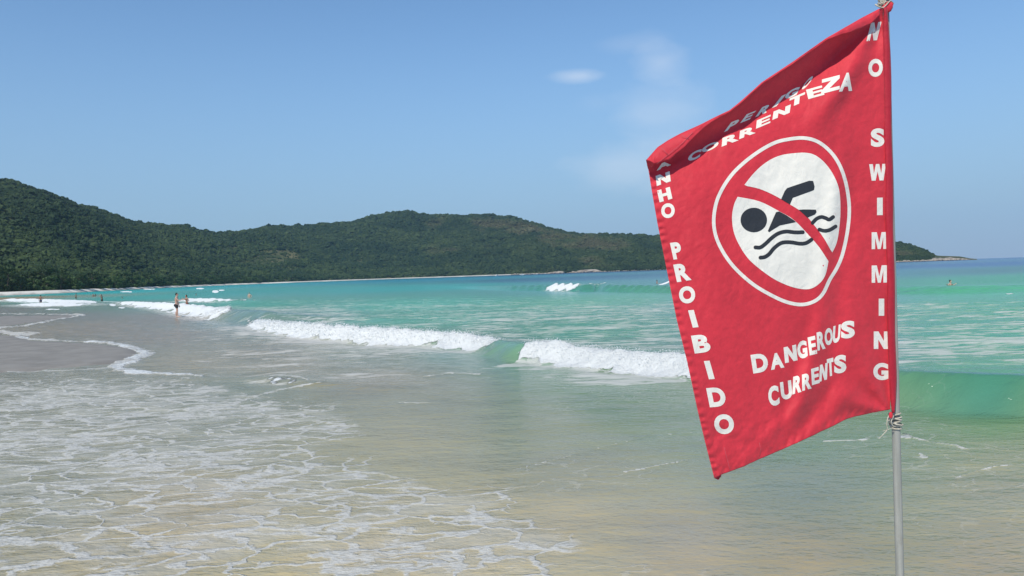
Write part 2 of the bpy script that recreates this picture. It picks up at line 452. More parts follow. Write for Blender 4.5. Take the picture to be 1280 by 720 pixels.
    # own colour of the water: depth, sediment and sand below it
    cp = [(1240, 323.4, 0.012, 0.075, 0.210), (1240, 330, 0.012, 0.075, 0.210), (1240, 338, 0.005, 0.108, 0.041), (1240, 350, 0.005, 0.289, 0.029), (1240, 364, 0.089, 0.404, 0.164), (1240, 380, 0.086, 0.353, 0.123), (1240, 420, 0.046, 0.322, 0.113), (1240, 458, 0.110, 0.322, 0.120), (1240, 500, 0.024, 0.187, 0.164), (1240, 535, 0.187, 0.287, 0.104), (1240, 570, 0.339, 0.313, 0.172), (1240, 620, 0.348, 0.312, 0.196), (1240, 710, 0.381, 0.313, 0.195), (1000, 329, 0.012, 0.075, 0.210), (1000, 345, 0.037, 0.213, 0.281), (1000, 375, 0.141, 0.287, 0.267), (1000, 440, 0.136, 0.272, 0.246), (1000, 540, 0.194, 0.260, 0.137), (1000, 600, 0.232, 0.249, 0.178), (1000, 700, 0.347, 0.289, 0.177), (720, 341, 0.012, 0.075, 0.210), (720, 348, 0.005, 0.096, 0.180), (720, 362, 0.068, 0.282, 0.194), (720, 376, 0.113, 0.382, 0.156), (720, 410, 0.042, 0.264, 0.092), (690, 445, 0.136, 0.264, 0.154), (760, 480, 0.162, 0.235, 0.115), (760, 505, 0.124, 0.184, 0.064), (700, 530, 0.278, 0.278, 0.158), (700, 600, 0.302, 0.280, 0.171), (700, 660, 0.419, 0.353, 0.214), (860, 700, 0.379, 0.318, 0.210), (620, 712, 0.481, 0.405, 0.250), (520, 350, 0.005, 0.248, 0.331), (520, 360, 0.005, 0.385, 0.290), (520, 380, 0.079, 0.428, 0.239), (520, 400, 0.101, 0.363, 0.190), (500, 448, 0.175, 0.176, 0.083), (560, 440, 0.149, 0.259, 0.177), (480, 478, 0.289, 0.234, 0.136), (500, 500, 0.304, 0.285, 0.177), (500, 560, 0.373, 0.333, 0.196), (480, 700, 0.440, 0.370, 0.228), (300, 357, 0.005, 0.362, 0.356), (300, 365, 0.005, 0.333, 0.230), (310, 381, 0.034, 0.342, 0.154), (340, 400, 0.141, 0.229, 0.181), (215, 398, 0.301, 0.229, 0.141), (330, 440, 0.298, 0.242, 0.140), (200, 420, 0.326, 0.248, 0.153), (260, 450, 0.387, 0.313, 0.182), (360, 460, 0.336, 0.272, 0.158), (330, 480, 0.243, 0.244, 0.146), (120, 366, 0.005, 0.433, 0.392), (180, 372, 0.005, 0.382, 0.250), (120, 384, 0.192, 0.246, 0.122), (60, 374, 0.164, 0.421, 0.303), (20, 374, 0.480, 0.252, 0.088), (0, 388, 0.270, 0.225, 0.155), (60, 397, 0.270, 0.225, 0.155), (120, 410, 0.338, 0.257, 0.159), (60, 412, 0.353, 0.275, 0.166), (40, 443, 0.286, 0.254, 0.164), (110, 445, 0.286, 0.254, 0.164), (0, 472, 0.286, 0.254, 0.164), (120, 490, 0.318, 0.296, 0.196), (-60, 366, 0.131, 0.156, 0.131), (60, 540, 0.318, 0.296, 0.196), (250, 540, 0.318, 0.296, 0.196), (60, 620, 0.318, 0.296, 0.196), (250, 640, 0.423, 0.342, 0.199), (100, 710, 0.368, 0.315, 0.191), (330, 710, 0.470, 0.398, 0.231)]
    cp = np.array(cp, float)
    hx = cp[:, 0] * .0042; hy = np.log(np.maximum(cp[:, 1] - horizon(cp[:, 0]), .4) + 1.2) * 1.9
    lin = cp[:, 2:]
    qx = np.clip(U, -100, 1380) * .0042; qy = np.log(DV + 1.2) * 1.9
    qx = qx + .12 * fbm(X * .05, Y * .05, 2, 105); qy = qy + .14 * fbm(A * .12, B * .35, 4, 107)
    num = np.zeros((len(X), 3)); den = np.zeros(len(X))
    for i in range(len(cp)):
        w_ = 1 / (((qx - hx[i]) ** 2 + (qy - hy[i]) ** 2 + .03) ** 1.55)
        num += w_[:, None] * lin[i]; den += w_
    col = num / den[:, None]
    # suspended sand in streaks near the shore
    sedi = smooth(455, 520, V) * (.5 + .5 * np.clip(2 * fbm(A * .3, B * .9, 4, 109), -1, 1))
    col = col * (1 - .13 * sedi[:, None] * np.array([.3, .45, .8])) * (1 + .06 * sedi[:, None])
    sand = smooth(560, 700, V) * smooth(.0, .35, fbm(X * .7, Y * .7, 3, 111))
    col = col * (1 + .08 * sand[:, None] * np.array([1.1, .7, .1]))
    gcol = np.array([.07, .22, .12])
    gf = (green * .62 * (1 - .4 * smooth(640, 560, U)))[:, None]  # green painted on the crests for daylight shining through thin water
    col = col * (1 - gf) + gf * np.where((U < 900)[:, None] & (V > 400)[:, None], np.array([.15, .33, .22]), gcol)

    co = np.stack([X, Y, Z], -1)
    me = mesh_np('sea', co, grid_faces(len(dy), len(us))[:, ::-1])
    attr_c(me, 'water_colour', col); attr_f(me, 'foam', np.clip(foam, 0, 1)); attr_f(me, 'surf', surf); attr_f(me, 'chop', chop); attr_f(me, 'slope_gloss', .10 + .90 * (1 - smooth(40, 330, D)))

    t = NT('sea_water')
    wc = t.attr('water_colour').outputs['Color']; fo = t.attr('foam').outputs['Fac']; su = t.attr('surf').outputs['Fac']; ch = t.attr('chop').outputs['Fac']
    pos = t.pos()
    # lace pattern
    wz = t.noise(t.pos((.7, 1.1, 1)), 1.1, 3, .5)
    wz2 = t.noise(pos, 5.0, 3, .6)

    def warp(base, n, amt):
        s1 = t.node('ShaderNodeVectorMath', operation='SUBTRACT'); t.put(s1.inputs[0], n.outputs['Color']); s1.inputs[1].default_value = (.5, .5, .5)
        s2 = t.node('ShaderNodeVectorMath', operation='SCALE'); t.put(s2.inputs[0], s1.outputs[0]); s2.inputs['Scale'].default_value = amt
        s3 = t.node('ShaderNodeVectorMath', operation='ADD'); t.put(s3.inputs[0], base); t.put(s3.inputs[1], s2.outputs[0]); return s3.outputs[0]
    pst = t.pos((.62, 1.0, 1), math.radians(12))
    wp_ = warp(warp(pst, wz, 1.15), wz2, .20)
    flat = t.node('ShaderNodeVectorMath', operation='MULTIPLY'); t.put(flat.inputs[0], wp_); flat.inputs[1].default_value = (1, 1, 0)

    def vor(scale):
        v = t.node('ShaderNodeTexVoronoi', feature='DISTANCE_TO_EDGE', voronoi_dimensions='2D'); t.put(v.inputs['Vector'], flat.outputs[0]); v.inputs['Scale'].default_value = scale
        return v.outputs['Distance']
    e1 = vor(2.6); e2 = vor(6.5); e3 = vor(17)
    pn = t.math('ADD', t.math('MULTIPLY', t.noise(t.pos((.6, 1.1, 1)), 1.9, 6, .65).outputs['Fac'], .62), t.math('MULTIPLY', t.noise(t.pos((.5, 1, 1)), .55, 3, .5).outputs['Fac'], .38))
    # thickness of the threads follows foam density and a patchy noise
    thick = t.math('MULTIPLY', fo, t.mapr(pn, .36, .64, .02, .50))
    l1 = t.math('SUBTRACT', 1.0, t.mapr(e1, t.math('MULTIPLY', thick, .45), t.math('ADD', t.math('MULTIPLY', thick, 1.1), .02)))
    l2 = t.math('SUBTRACT', 1.0, t.mapr(e2, t.math('MULTIPLY', thick, .9), t.math('ADD', t.math('MULTIPLY', thick, 1.2), .03)))
    l2 = t.math('MULTIPLY', l2, t.mapr(t.math('ADD', pn, t.math('MULTIPLY', fo, .25)), .58, .70))
    l3 = t.math('SUBTRACT', 1.0, t.mapr(e3, .02, .22)); l3 = t.math('MULTIPLY', t.math('MULTIPLY', l3, .5), t.mapr(t.math('ADD', pn, t.math('MULTIPLY', fo, .3)), .56, .72))
    lace = t.math('MAXIMUM', t.math('MAXIMUM', l1, l2), l3)
    fine = t.mapr(t.noise(t.pos((.5, 1.2, 1)), 26, 4, .75).outputs['Fac'], .30, .55, .45, 1)
    lace = t.math('MULTIPLY', t.math('MULTIPLY', lace, fine), t.mapr(fo, .03, .30))
    # dense sheets of foam where density is high
    dn = t.noise(wp_, 4.0, 6, .65).outputs['Fac']
    dense = t.mapr(t.math('ADD', dn, t.math('MULTIPLY', fo, .62)), .98, 1.10)
    lace = t.math('MAXIMUM', lace, dense)
    # streaky chop
    ps = t.pos((.55, 1.6, 1), math.radians(58))
    cn1 = t.noise(ps, 1.6, 6, .62, .6).outputs['Fac']
    cn2 = t.noise(t.pos((.5, 1.5, 1), math.radians(40)), .42, 5, .6, .4).outputs['Fac']
    cs = t.math('ADD', t.math('MULTIPLY', cn1, .6), t.math('MULTIPLY', cn2, .4))
    cm = t.math('MULTIPLY', t.mapr(t.math('ADD', cs, t.math('MULTIPLY', ch, .22)), .60, .70), .8)
    cm = t.math('MULTIPLY', cm, t.mapr(ch, .02, .15))
    # thick surf
    sn = t.noise(pos, 6.0, 6, .7).outputs['Fac']
    sn2 = t.noise(t.pos((.8, .45, 1), math.radians(58)), 1.4, 4, .65).outputs['Fac']
    sm = t.mapr(t.math('ADD', t.math('ADD', su, t.math('MULTIPLY', t.math('SUBTRACT', sn2, .55), .9)), t.math('MULTIPLY', t.math('SUBTRACT', sn, .5), .9)), .40, .60)
    film = t.math('MULTIPLY', t.mapr(t.noise(wp_, 1.7, 5, .6).outputs['Fac'], .42, .62, 0, .34), t.mapr(fo, .1, .5))
    lace = t.math('MAXIMUM', t.math('MULTIPLY', lace, .9), film)
    mask = t.math('MAXIMUM', t.math('MAXIMUM', lace, cm), sm, clamp=True)
    # colour
    tint = t.mapr(t.noise(ps, .8, 5, .6).outputs['Fac'], .3, .7, .91, 1.08, 'LINEAR')
    vmul = t.node('ShaderNodeVectorMath', operation='SCALE'); t.put(vmul.inputs[0], wc); t.put(vmul.inputs['Scale'], tint)
    foamcol = t.mix(sm, (.59, .58, .54, 1), (.82, .83, .80, 1))
    colr = t.mix(mask, vmul.outputs[0], foamcol)
    n1 = t.noise(t.pos((1, .6, 1), math.radians(58)), 5.0, 6, .6).outputs['Fac']
    n2 = t.noise(t.pos((.7, 1.5, 1), math.radians(58)), .55, 6, .65).outputs['Fac']
    n3 = t.noise(pos, 16, 6, .75).outputs['Fac']
    nb = t.bump(n1, .30, .024); nb = t.bump(n2, .55, .30, nb)
    nb = t.bump(t.math('MULTIPLY', mask, t.math('ADD', .4, n3)), .7, .02, nb)
    nb = t.bump(t.math('MULTIPLY', sm, t.math('ADD', n3, t.math('MULTIPLY', sn, 1.6))), .6, .09, nb)
    t.put(t.p.inputs['Base Color'], colr)
    t.put(t.p.inputs['Roughness'], t.math('ADD', .16, t.math('MULTIPLY', mask, .6)))
    t.p.inputs['IOR'].default_value = 1.33
    t.put(t.p.inputs['Specular IOR Level'], t.math('MULTIPLY', t.attr('slope_gloss').outputs['Fac'], t.math('SUBTRACT', .34, t.math('MULTIPLY', mask, .25))))
    t.put(t.p.inputs['Normal'], nb)
    o = link_mesh('sea', me, t.m)
    tag(o, 'turquoise sea with white breaking waves and lacy foam in the shallows', None, None, 'structure')

    # flecks of spray riding on the surf
    rng = np.random.default_rng(5)
    idx = np.where((surf > .55) & (Z > .10) & (U > -40) & (U < 1300) & (D < 60))[0]
    wgt = (D[idx] ** 1.6); pick = rng.choice(idx, 8000, p=wgt / wgt.sum())
    base = np.array([(1, 0, -.7), (-1, 0, -.7), (0, 1, .7), (0, -1, .7)], float)
    fc = np.array([(0, 2, 1), (0, 1, 3), (0, 3, 2), (1, 2, 3)])
    n = len(pick)
    c = co[pick] + rng.normal(0, 1, (n, 3)) * np.array([.08, .08, .02]) + np.array([0, 0, .015])
    up = rng.random(n) ** 5 * .11; c[:, 2] += up
    size = rng.uniform(.005, .018, n) * (1 - up * 3.5) * np.clip(D[pick] / 22, .6, 1.8)
    rot = rng.normal(0, 1, (n, 4, 3)) * .35
    vs = (base[None] + rot) * size[:, None, None] + c[:, None, :]
    fs = (fc[None] + np.arange(n)[:, None, None] * 4).reshape(-1, 3)
    me2 = mesh_np('surf_spray', vs.reshape(-1, 3), fs, False)
    o2 = link_mesh('surf_spray', me2, simple('spray_white', (.84, .86, .86), .7, .03))
    tag(o2, 'white flecks of spray thrown up along the breaking wave crest', None, None, 'stuff')
    return o


build_sea()

# ------------------------------------------------------------------ beach (one sheet from the camera's feet to the far bay)
def build_beach():
    th = np.radians(np.arange(-120, 84, .33)); rr = 1.2 * (2200 / 1.2) ** (np.linspace(0, 1, 600))
    T, Rr = np.meshgrid(th, rr); X = (np.sin(T) * Rr).ravel(); Y = (np.cos(T) * Rr).ravel()
    coast = COAST + [(900, 1690), (2600, 1500)]
    d, side, _ = seg_dist(X, Y, coast)
    # land lies behind / left : side of coast line; camera (0,0) must be land
    dc, sc, _ = seg_dist(np.array([0.]), np.array([0.]), coast)
    s = np.where(side == sc[0], d, -d)
    far = smooth(60, 300, np.hypot(X, Y))
    z = np.where(s > 0, np.minimum(s * (.15 * (1 - far) + .40 * far), 1.15 + .65 * far), s * .06 - .02)
    z = np.maximum(z, -1.2)
    z = z + .02 * fbm(X * .5, Y * .5, 4, 201) * smooth(0, 3, s)
    # wet sand spits laid bare by the backwash
    Dn = np.hypot(X, Y)
    p = np.stack([X, Y - 0, np.full_like(X, 0.0) - CAM_H], -1) @ R3     # world -> camera
    zc = np.minimum(p[:, 2], -1e-3); u = 640 + F * p[:, 0] / -zc; v = 360 - F * p[:, 1] / -zc
    ok = (p[:, 2] < -1)
    for poly in SPITS:
        dd, _, _ = seg_dist(u * .25, v, [(a * .25, b) for a, b in poly] + [(poly[0][0] * .25, poly[0][1])])
        q = np.where(in_poly(u, v, poly), dd, -dd)
        zz = -.03 + .075 * smooth(-1.2, 2.6, q) + .008 * fbm(X * .6, Y * .6, 4, 207)
        z = np.where(ok & (q > -3) & (s < 0), np.maximum(z, zz), z)
    z = np.where((Dn > 500) & ((u > 690) | ~ok), -1.5, z)
    me = mesh_np('beach', np.stack([X, Y, z], -1), grid_faces(len(rr), len(th)))
    attr_f(me, 'dry', smooth(.12, .5, z))
    t = NT('beach_sand'); pos = t.pos()
    n = t.noise(pos, 1.1, 5, .6).outputs['Fac']; n2 = t.noise(pos, 60, 3, .7).outputs['Fac']
    dry = t.attr('dry').outputs['Fac']
    wet = t.mix(t.mapr(n, .35, .65), (.235, .203, .160, 1), (.30, .265, .215, 1))
    drc = t.mix(t.mapr(n, .3, .7), (.68, .64, .55, 1), (.78, .73, .63, 1))
    t.put(t.p.inputs['Base Color'], t.mix(dry, wet, drc))
    t.put(t.p.inputs['Roughness'], t.math('ADD', .5, t.math('MULTIPLY', dry, .4)))
    t.p.inputs['Specular IOR Level'].default_value = .25
    t.put(t.p.inputs['Normal'], t.bump(t.math('ADD', n, t.math('MULTIPLY', n2, .15)), .35, .05))
    o = link_mesh('beach', me, t.m); tag(o, 'pale sand beach curving round the bay below the trees', None, None, 'structure')


build_beach()

# ------------------------------------------------------------------ hills
SKYLINE = [(-300, 250), (-150, 225), (-40, 219), (0, 224), (20, 226), (35, 231), (50, 236), (70, 241), (85, 247), (100, 254.5), (120, 258), (135, 263), (150, 269), (175, 277), (200, 280), (235, 281), (250, 287), (275, 290.5), (295, 289),
           (310, 287.5), (340, 282), (380, 282), (410, 279), (440, 278), (460, 272), (480, 267), (495, 265), (515, 265), (530, 268), (560, 268), (580, 269), (610, 268), (640, 271), (670, 279), (700, 288), (735, 294), (760, 293),
           (800, 294), (860, 297), (930, 300), (1000, 296), (1060, 298), (1120, 303), (1137, 305), (1146, 307.5), (1158, 312.5), (1164, 316.5), (1172, 319.5), (1200, 320.5), (1213, 323.0), (1218, 323.5)]


def build_hills():
    us = np.arange(-300, 1222, 2.6); nt = 130
    tt = np.linspace(0, 1.35, nt)
    U, Tt = np.meshgrid(us, tt)
    Ds = shore_d(U) + np.where(U < 0, (U) * .35, 0)
    setback = interp(U, [(-300, 36), (330, 36), (620, 30), (700, 8), (1130, 6), (1215, 2)])
    depth = interp(U, [(-300, 800), (0, 850), (300, 950), (500, 900), (700, 800), (900, 700), (1120, 420), (1165, 160), (1215, 40)])
    rid = fbm(U * .006, U * 0 + 1, 2, 301) * 90 * smooth(40, 300, depth)
    D0 = Ds + setback; D1 = D0 + depth + rid
    Dd = D0 + (D1 - D0) * Tt
    e = (horizon(U) - interp(U, SKYLINE) - interp(U, [(-300, 3.4), (300, 3.0), (1100, 2.5), (1150, 1.5), (1170, .0), (1215, 0)])) / F
    e = np.maximum(e, -.0015)
    zr = CAM_H + e * D1
    f_left = .02 + .98 * smooth(.08, 1.0, Tt) ** 1.0 * .6 + .40 * np.clip(Tt, 0, 1) ** 1.6 * .98
    f_right = 1 - (1 - np.clip(Tt, 0, 1)) ** 1.5
    k = smooth(550, 760, U); f = f_left * (1 - k) + f_right * k
    X, Y = polar(U, Dd)
    gul = fbm(X * .0042, Y * .0042, 5, 311, .52)
    amp = np.sin(np.clip(Tt, 0, 1) * math.pi) ** .8 * np.minimum(zr, 160) * .30
    z = 1.5 * np.minimum(1, setback / 25) + (zr - 1.5) * f + gul * amp
    elev = (z - CAM_H) / Dd; cap = e * (.985)
    over = (Tt < .99) & (elev > cap)
    z = np.where(over, CAM_H + cap * Dd, z)
    back = np.clip((Tt - 1) / .35, 0, 1); z = np.where(Tt > 1, zr * (1 - back * 1.1), z)
    z = np.where(Tt == 0, -1.0, z)
    me = mesh_np('hills', np.stack([X, Y, z], -1).reshape(-1, 3), grid_faces(nt, len(us)))
    t = NT('hill_ground'); pos = t.pos()
    n = t.noise(pos, .02, 6, .6).outputs['Fac']
    t.put(t.p.inputs['Base Color'], t.mix(t.mapr(n, .4, .65), (.050, .066, .026, 1), (.140, .128, .062, 1)))
    t.p.inputs['Roughness'].default_value = .95; t.p.inputs['Specular IOR Level'].default_value = .1
    o = link_mesh('hills', me, t.m); tag(o, 'forested hills behind the bay falling to the headland', None, None, 'structure')

    # ------ the forest: points scattered by area with clearings, crowns instanced
    rng = np.random.default_rng(12)
    N = 105000
    u = rng.uniform(-60, 1168, N * 2)
    tq = rng.random(N * 2) ** .9 * 1.03
    wD = np.interp(u, us, D1[0]) / 2600
    keep = rng.random(N * 2) < np.clip(wD, .25, 1)
    u, tq = u[keep][:N], tq[keep][:N]
    fi = (u - us[0]) / 2.6; i0 = np.floor(fi).astype(int); fu = fi - i0
    ft = tq / 1.35 * (nt - 1); j0 = np.minimum(np.floor(ft).astype(int), nt - 2); fv = ft - j0

    def samp(Aa): return (Aa[j0, i0] * (1 - fu) + Aa[j0, i0 + 1] * fu) * (1 - fv) + (Aa[j0 + 1, i0] * (1 - fu) + Aa[j0 + 1, i0 + 1] * fu) * fv
    x, y, zz, dd = samp(X), samp(Y), samp(z), samp(Dd)
    vpx = horizon(u) - F * (zz - CAM_H) / dd
    grass = np.zeros(len(u))
    for (a, b, ra, rb, s_) in [(350, 322, 40, 10, 1), (365, 335, 30, 6, .7), (285, 312, 30, 7, .7), (300, 330, 14, 5, .5), (25, 265, 40, 5, .5), (620, 283, 26, 8, .8), (655, 288, 22, 8, .9), (545, 282, 14, 7, .5), (690, 300, 24, 8, .5), (745, 308, 30, 8, .9), (735, 330, 16, 6, .5),
                               (440, 330, 50, 12, .35), (560, 316, 30, 5, .5), (1120, 318, 30, 4, .4), (150, 300, 40, 6, .3), (200, 285, 40, 4, .35)]:
        grass = np.maximum(grass, s_ * np.exp(-(((u - a) / ra) ** 2 + ((vpx - b) / rb) ** 2)))
    pn = fbm(x * .012, y * .012, 4, 331)
    g = grass + .6 * pn
    r_ = rng.random(len(u))
    live = r_ > smooth(.30, .85, g) * .82
    x, y, zz, u, g, grass, dd, pn = [a[live] for a in (x, y, zz, u, g, grass, dd, pn)]
    scl = rng.uniform(1.6, 5.4, len(u)) * np.where(rng.random(len(u)) < .06, 1.5, 1) * np.where(g > .45, .5, 1.0) * interp(u, [(-60, 1), (600, 1), (1120, .8), (1155, .5), (1168, .3)]) * np.clip(dd / 1900, .75, 1.3)
    tint = np.clip(.33 + .25 * smooth(330, 352, vpx[live]) * (1 - smooth(150, 400, u)) + .26 * rng.normal(0, 1, len(u)) + .6 * grass + 1.0 * pn + .6 * fbm(x * .004, y * .004, 3, 345), 0, 1)
    dryv = smooth(480, 600, u) * (1 - smooth(1170, 1200, u)) * smooth(.15, .6, g)
    me = bpy.data.meshes.new('forest'); me.vertices.add(len(x)); me.vertices.foreach_set('co', np.stack([x, y, zz + scl * .5], -1).astype(np.float32).ravel())
    attr_f(me, 'scl', scl); attr_f(me, 'tint', tint); attr_f(me, 'dryness', dryv)
    o = bpy.data.objects.new('forest', me); COL.objects.link(o); tag(o, 'dense green forest covering the hills round the bay', None, None, 'stuff')
    # crown material
    t = NT('forest_leaves')
    ti = t.attr('tint', True).outputs['Fac']; dr = t.attr('dryness', True).outputs['Fac']
    tc = t.node('ShaderNodeTexCoord')
    nn = t.noise(tc.outputs['Object'], 2.2, 4, .7).outputs['Fac']
    c = t.mix(ti, (.010, .025, .013, 1), (.062, .088, .030, 1))  # slightly bluish greens, part of the distance haze put into the colour
    c = t.mix(t.math('MULTIPLY', dr, .75), c, (.150, .118, .070, 1))
    c = t.mix(t.mapr(nn, .35, .7), c, (.030, .052, .014, 1))
    t.put(t.p.inputs['Base Color'], c); t.p.inputs['Roughness'].default_value = .8; t.p.inputs['Specular IOR Level'].default_value = .15
    t.put(t.p.inputs['Normal'], t.bump(nn, 1.0, .5))
    ng = bpy.data.node_groups.new('forest_nodes', 'GeometryNodeTree')
    ng.interface.new_socket('Geometry', in_out='INPUT', socket_type='NodeSocketGeometry'); ng.interface.new_socket('Geometry', in_out='OUTPUT', socket_type='NodeSocketGeometry')
    N_ = ng.nodes; L_ = ng.links
    gi = N_.new('NodeGroupInput'); go = N_.new('NodeGroupOutput'); join = N_.new('GeometryNodeGeometryToInstance')
    for k2 in range(4):
        ico = N_.new('GeometryNodeMeshIcoSphere'); ico.inputs['Radius'].default_value = 1; ico.inputs['Subdivisions'].default_value = 3
        sp = N_.new('GeometryNodeSetPosition'); ns = N_.new('ShaderNodeTexNoise'); ns.inputs['Scale'].default_value = 1.5; ns.inputs['Detail'].default_value = 4; ns.inputs['Roughness'].default_value = .75
        ps = N_.new('GeometryNodeInputPosition'); ad = N_.new('ShaderNodeVectorMath'); ad.operation = 'ADD'; ad.inputs[1].default_value = (k2 * 7.3, k2 * 3.1, 1.7 * k2)
        sb = N_.new('ShaderNodeVectorMath'); sb.operation = 'SUBTRACT'; sb.inputs[1].default_value = (.5, .5, .5)
        ml = N_.new('ShaderNodeVectorMath'); ml.operation = 'MULTIPLY'; ml.inputs[1].default_value = (2.6, 2.6, 2.2)
        L_.new(ps.outputs[0], ad.inputs[0]); L_.new(ad.outputs[0], ns.inputs['Vector']); L_.new(ns.outputs['Color'], sb.inputs[0]); L_.new(sb.outputs[0], ml.inputs[0])
        L_.new(ico.outputs['Mesh'], sp.inputs['Geometry']); L_.new(ml.outputs[0], sp.inputs['Offset'])
        sm = N_.new('GeometryNodeSetMaterial'); sm.inputs['Material'].default_value = t.m
        tr = N_.new('GeometryNodeTransform'); tr.inputs['Scale'].default_value = (1, 1, .85)
        L_.new(sp.outputs[0], tr.inputs[0]); L_.new(tr.outputs[0], sm.inputs[0]); L_.new(sm.outputs[0], join.inputs[0])
    iop = N_.new('GeometryNodeInstanceOnPoints'); iop.inputs['Pick Instance'].default_value = True
    ri = N_.new('FunctionNodeRandomValue'); ri.data_type = 'INT'; ri.inputs[4].default_value = 0; ri.inputs[5].default_value = 3
    rr = N_.new('FunctionNodeRandomValue'); rr.data_type = 'FLOAT_VECTOR'; rr.inputs[0].default_value = (-.2, -.2, 0); rr.inputs[1].default_value = (.2, .2, 6.28)
    na = N_.new('GeometryNodeInputNamedAttribute'); na.data_type = 'FLOAT'; na.inputs['Name'].default_value = 'scl'
    L_.new(gi.outputs[0], iop.inputs['Points']); L_.new(join.outputs[0], iop.inputs['Instance']); L_.new(ri.outputs[2], iop.inputs['Instance Index'])
    L_.new(rr.outputs[0], iop.inputs['Rotation']); L_.new(na.outputs[0], iop.inputs['Scale']); L_.new(iop.outputs[0], go.inputs[0])
    md = o.modifiers.new('forest', 'NODES'); md.node_group = ng


build_hills()

# ------------------------------------------------------------------ trees behind the near end of the beach
def leaf_mat(name, a, b):
    t = NT(name); pos = t.pos(); n = t.noise(pos, .35, 3).outputs['Fac']
    c = t.mix(t.mapr(n, .35, .65), a + (1,), b + (1,))
    t.put(t.p.inputs['Base Color'], c); t.p.inputs['Roughness'].default_value = .6; t.p.inputs['Specular IOR Level'].default_value = .25
    tr = t.node('ShaderNodeBsdfTranslucent'); t.put(tr.inputs['Color'], c)
    ms = t.node('ShaderNodeMixShader'); ms.inputs[0].default_value = .18
    t.l.new(t.p.outputs[0], ms.inputs[1]); t.l.new(tr.outputs[0], ms.inputs[2]); t.l.new(ms.outputs[0], t.out.inputs['Surface'])
    return t.m


BARK = simple('bark', (.12, .095, .07), .9, .3, 3)


def crown_mesh(seed, h, w, nclump, nleaf):
    rng = np.random.default_rng(seed); vs = []; n = 0
    cl = []
    for i in range(nclump):
        a = rng.uniform(0, 2 * math.pi); q = rng.random() ** .5; zz = rng.uniform(.12, .98)
        rad = w * (.5 + .5 * math.sin(math.pi * min(1, zz * .85 + .1))) * q
        cl.append((math.cos(a) * rad, math.sin(a) * rad, h * zz, rng.uniform(.16, .30) * w))
    cl = np.array(cl)
    c = np.repeat(cl, nleaf, 0); m = len(c)
    d = rng.normal(0, 1, (m, 3)); d /= np.linalg.norm(d, axis=1)[:, None]
    ctr = c[:, :3] + d * c[:, 3:4] * rng.uniform(.7, 1.05, (m, 1)) * np.array([1.15, 1.15, .75])
    s = rng.uniform(.22, .50, (m, 1)) * w / 4.5
    nrm = d + rng.normal(0, .5, (m, 3)) + np.array([0, 0, .4]); nrm /= np.linalg.norm(nrm, axis=1)[:, None]
    t1 = np.cross(nrm, rng.normal(0, 1, (m, 3))); t1 /= np.linalg.norm(t1, axis=1)[:, None]; t2 = np.cross(nrm, t1)
    q = np.stack([ctr - t1 * s, ctr - t2 * s * .6, ctr + t1 * s, ctr + t2 * s * .6], 1).reshape(-1, 3)
    return mesh_np('crown', q, np.arange(4 * m).reshape(-1, 4), False)


def trunk_mesh(h, lean, seed):
    rnd = random.Random(seed); bm = bmesh.new()
    tube(bm, [(0, 0, -.5), (lean * .3, 0, h * .3), (lean * .7, .2, h * .6), (lean, 0, h * .85)], [.32, .24, .18, .08], 7)
    for i in range(5):
        a = rnd.uniform(0, 6.28); z0 = h * rnd.uniform(.3, .6); L = h * rnd.uniform(.2, .35)
        tube(bm, [(lean * z0 / h, 0, z0), (lean * z0 / h + math.cos(a) * L * .5, math.sin(a) * L * .5, z0 + L * .4), (lean * z0 / h + math.cos(a) * L, math.sin(a) * L, z0 + L * .6)], [.12, .08, .04], 5)
    return bm_mesh('trunk', bm)


tree_mats = [leaf_mat('leaves_dark', (.030, .058, .020), (.048, .082, .026)), leaf_mat('leaves_mid', (.050, .090, .026), (.070, .118, .034)), leaf_mat('leaves_light', (.075, .125, .036), (.10, .15, .045))]
KINDS = [('dark green rounded tree', 0, 11, 5.5), ('mid green broad spreading tree', 1, 9.5, 6.5), ('pale green bushy tree', 2, 8, 5.0), ('tall dark green narrow tree', 0, 13, 4.4)]
protos = []
for i, (lb, mi, h, w) in enumerate(KINDS):
    cm = crown_mesh(400 + i, h, w, 34, 60); cm.materials.append(tree_mats[mi])
    tm = trunk_mesh(h, .8, 500 + i); tm.materials.append(BARK); protos.append((lb, cm, tm))
def ordinal(n):
    return str(n) + ('th' if 10 <= n % 100 <= 20 else {1: 'st', 2: 'nd', 3: 'rd'}.get(n % 10, 'th'))


rnd = random.Random(4)
u_ = -40.0; k = 0
while u_ < 335:
    for row in (0, 1):
        ki = rnd.choice([0, 1, 1, 2, 3] if row == 0 else [0, 0, 3, 1]) if not (u_ < 12 and row == 0) else 0
        lb, cm, tm = protos[ki]
        uu = u_ + rnd.uniform(-2, 2); D = float(shore_d(uu)) + (uu * .35 if uu < 0 else 0) + 26 + row * 12 + rnd.uniform(-3, 5)
        x, y = polar(np.array(uu), D)
        root = bpy.data.objects.new('beach_tree', None); COL.objects.link(root)
        root.location = (float(x), float(y), 1.3 + row * .8); root.rotation_euler = (0, 0, rnd.uniform(0, 6.28)); s = rnd.uniform(.78, 1.12) * (1.0 if row == 0 else 1.15)
        root.scale = (s, s, s * (.9 if uu > 12 else 1.15))
        tag(root, lb + ', ' + ordinal(k // 2 + 1) + ' from the left in the ' + ('front' if row == 0 else 'second') + ' row', 'tree', 'trees along the back of the beach')
        for nm, m_ in (('crown', cm), ('trunk', tm)):
            o = bpy.data.objects.new(nm, m_); COL.objects.link(o); o.parent = root
        k += 1
    step_m = 6.5; u_ += step_m / float(shore_d(max(0, u_))) * 1000 / 1.0

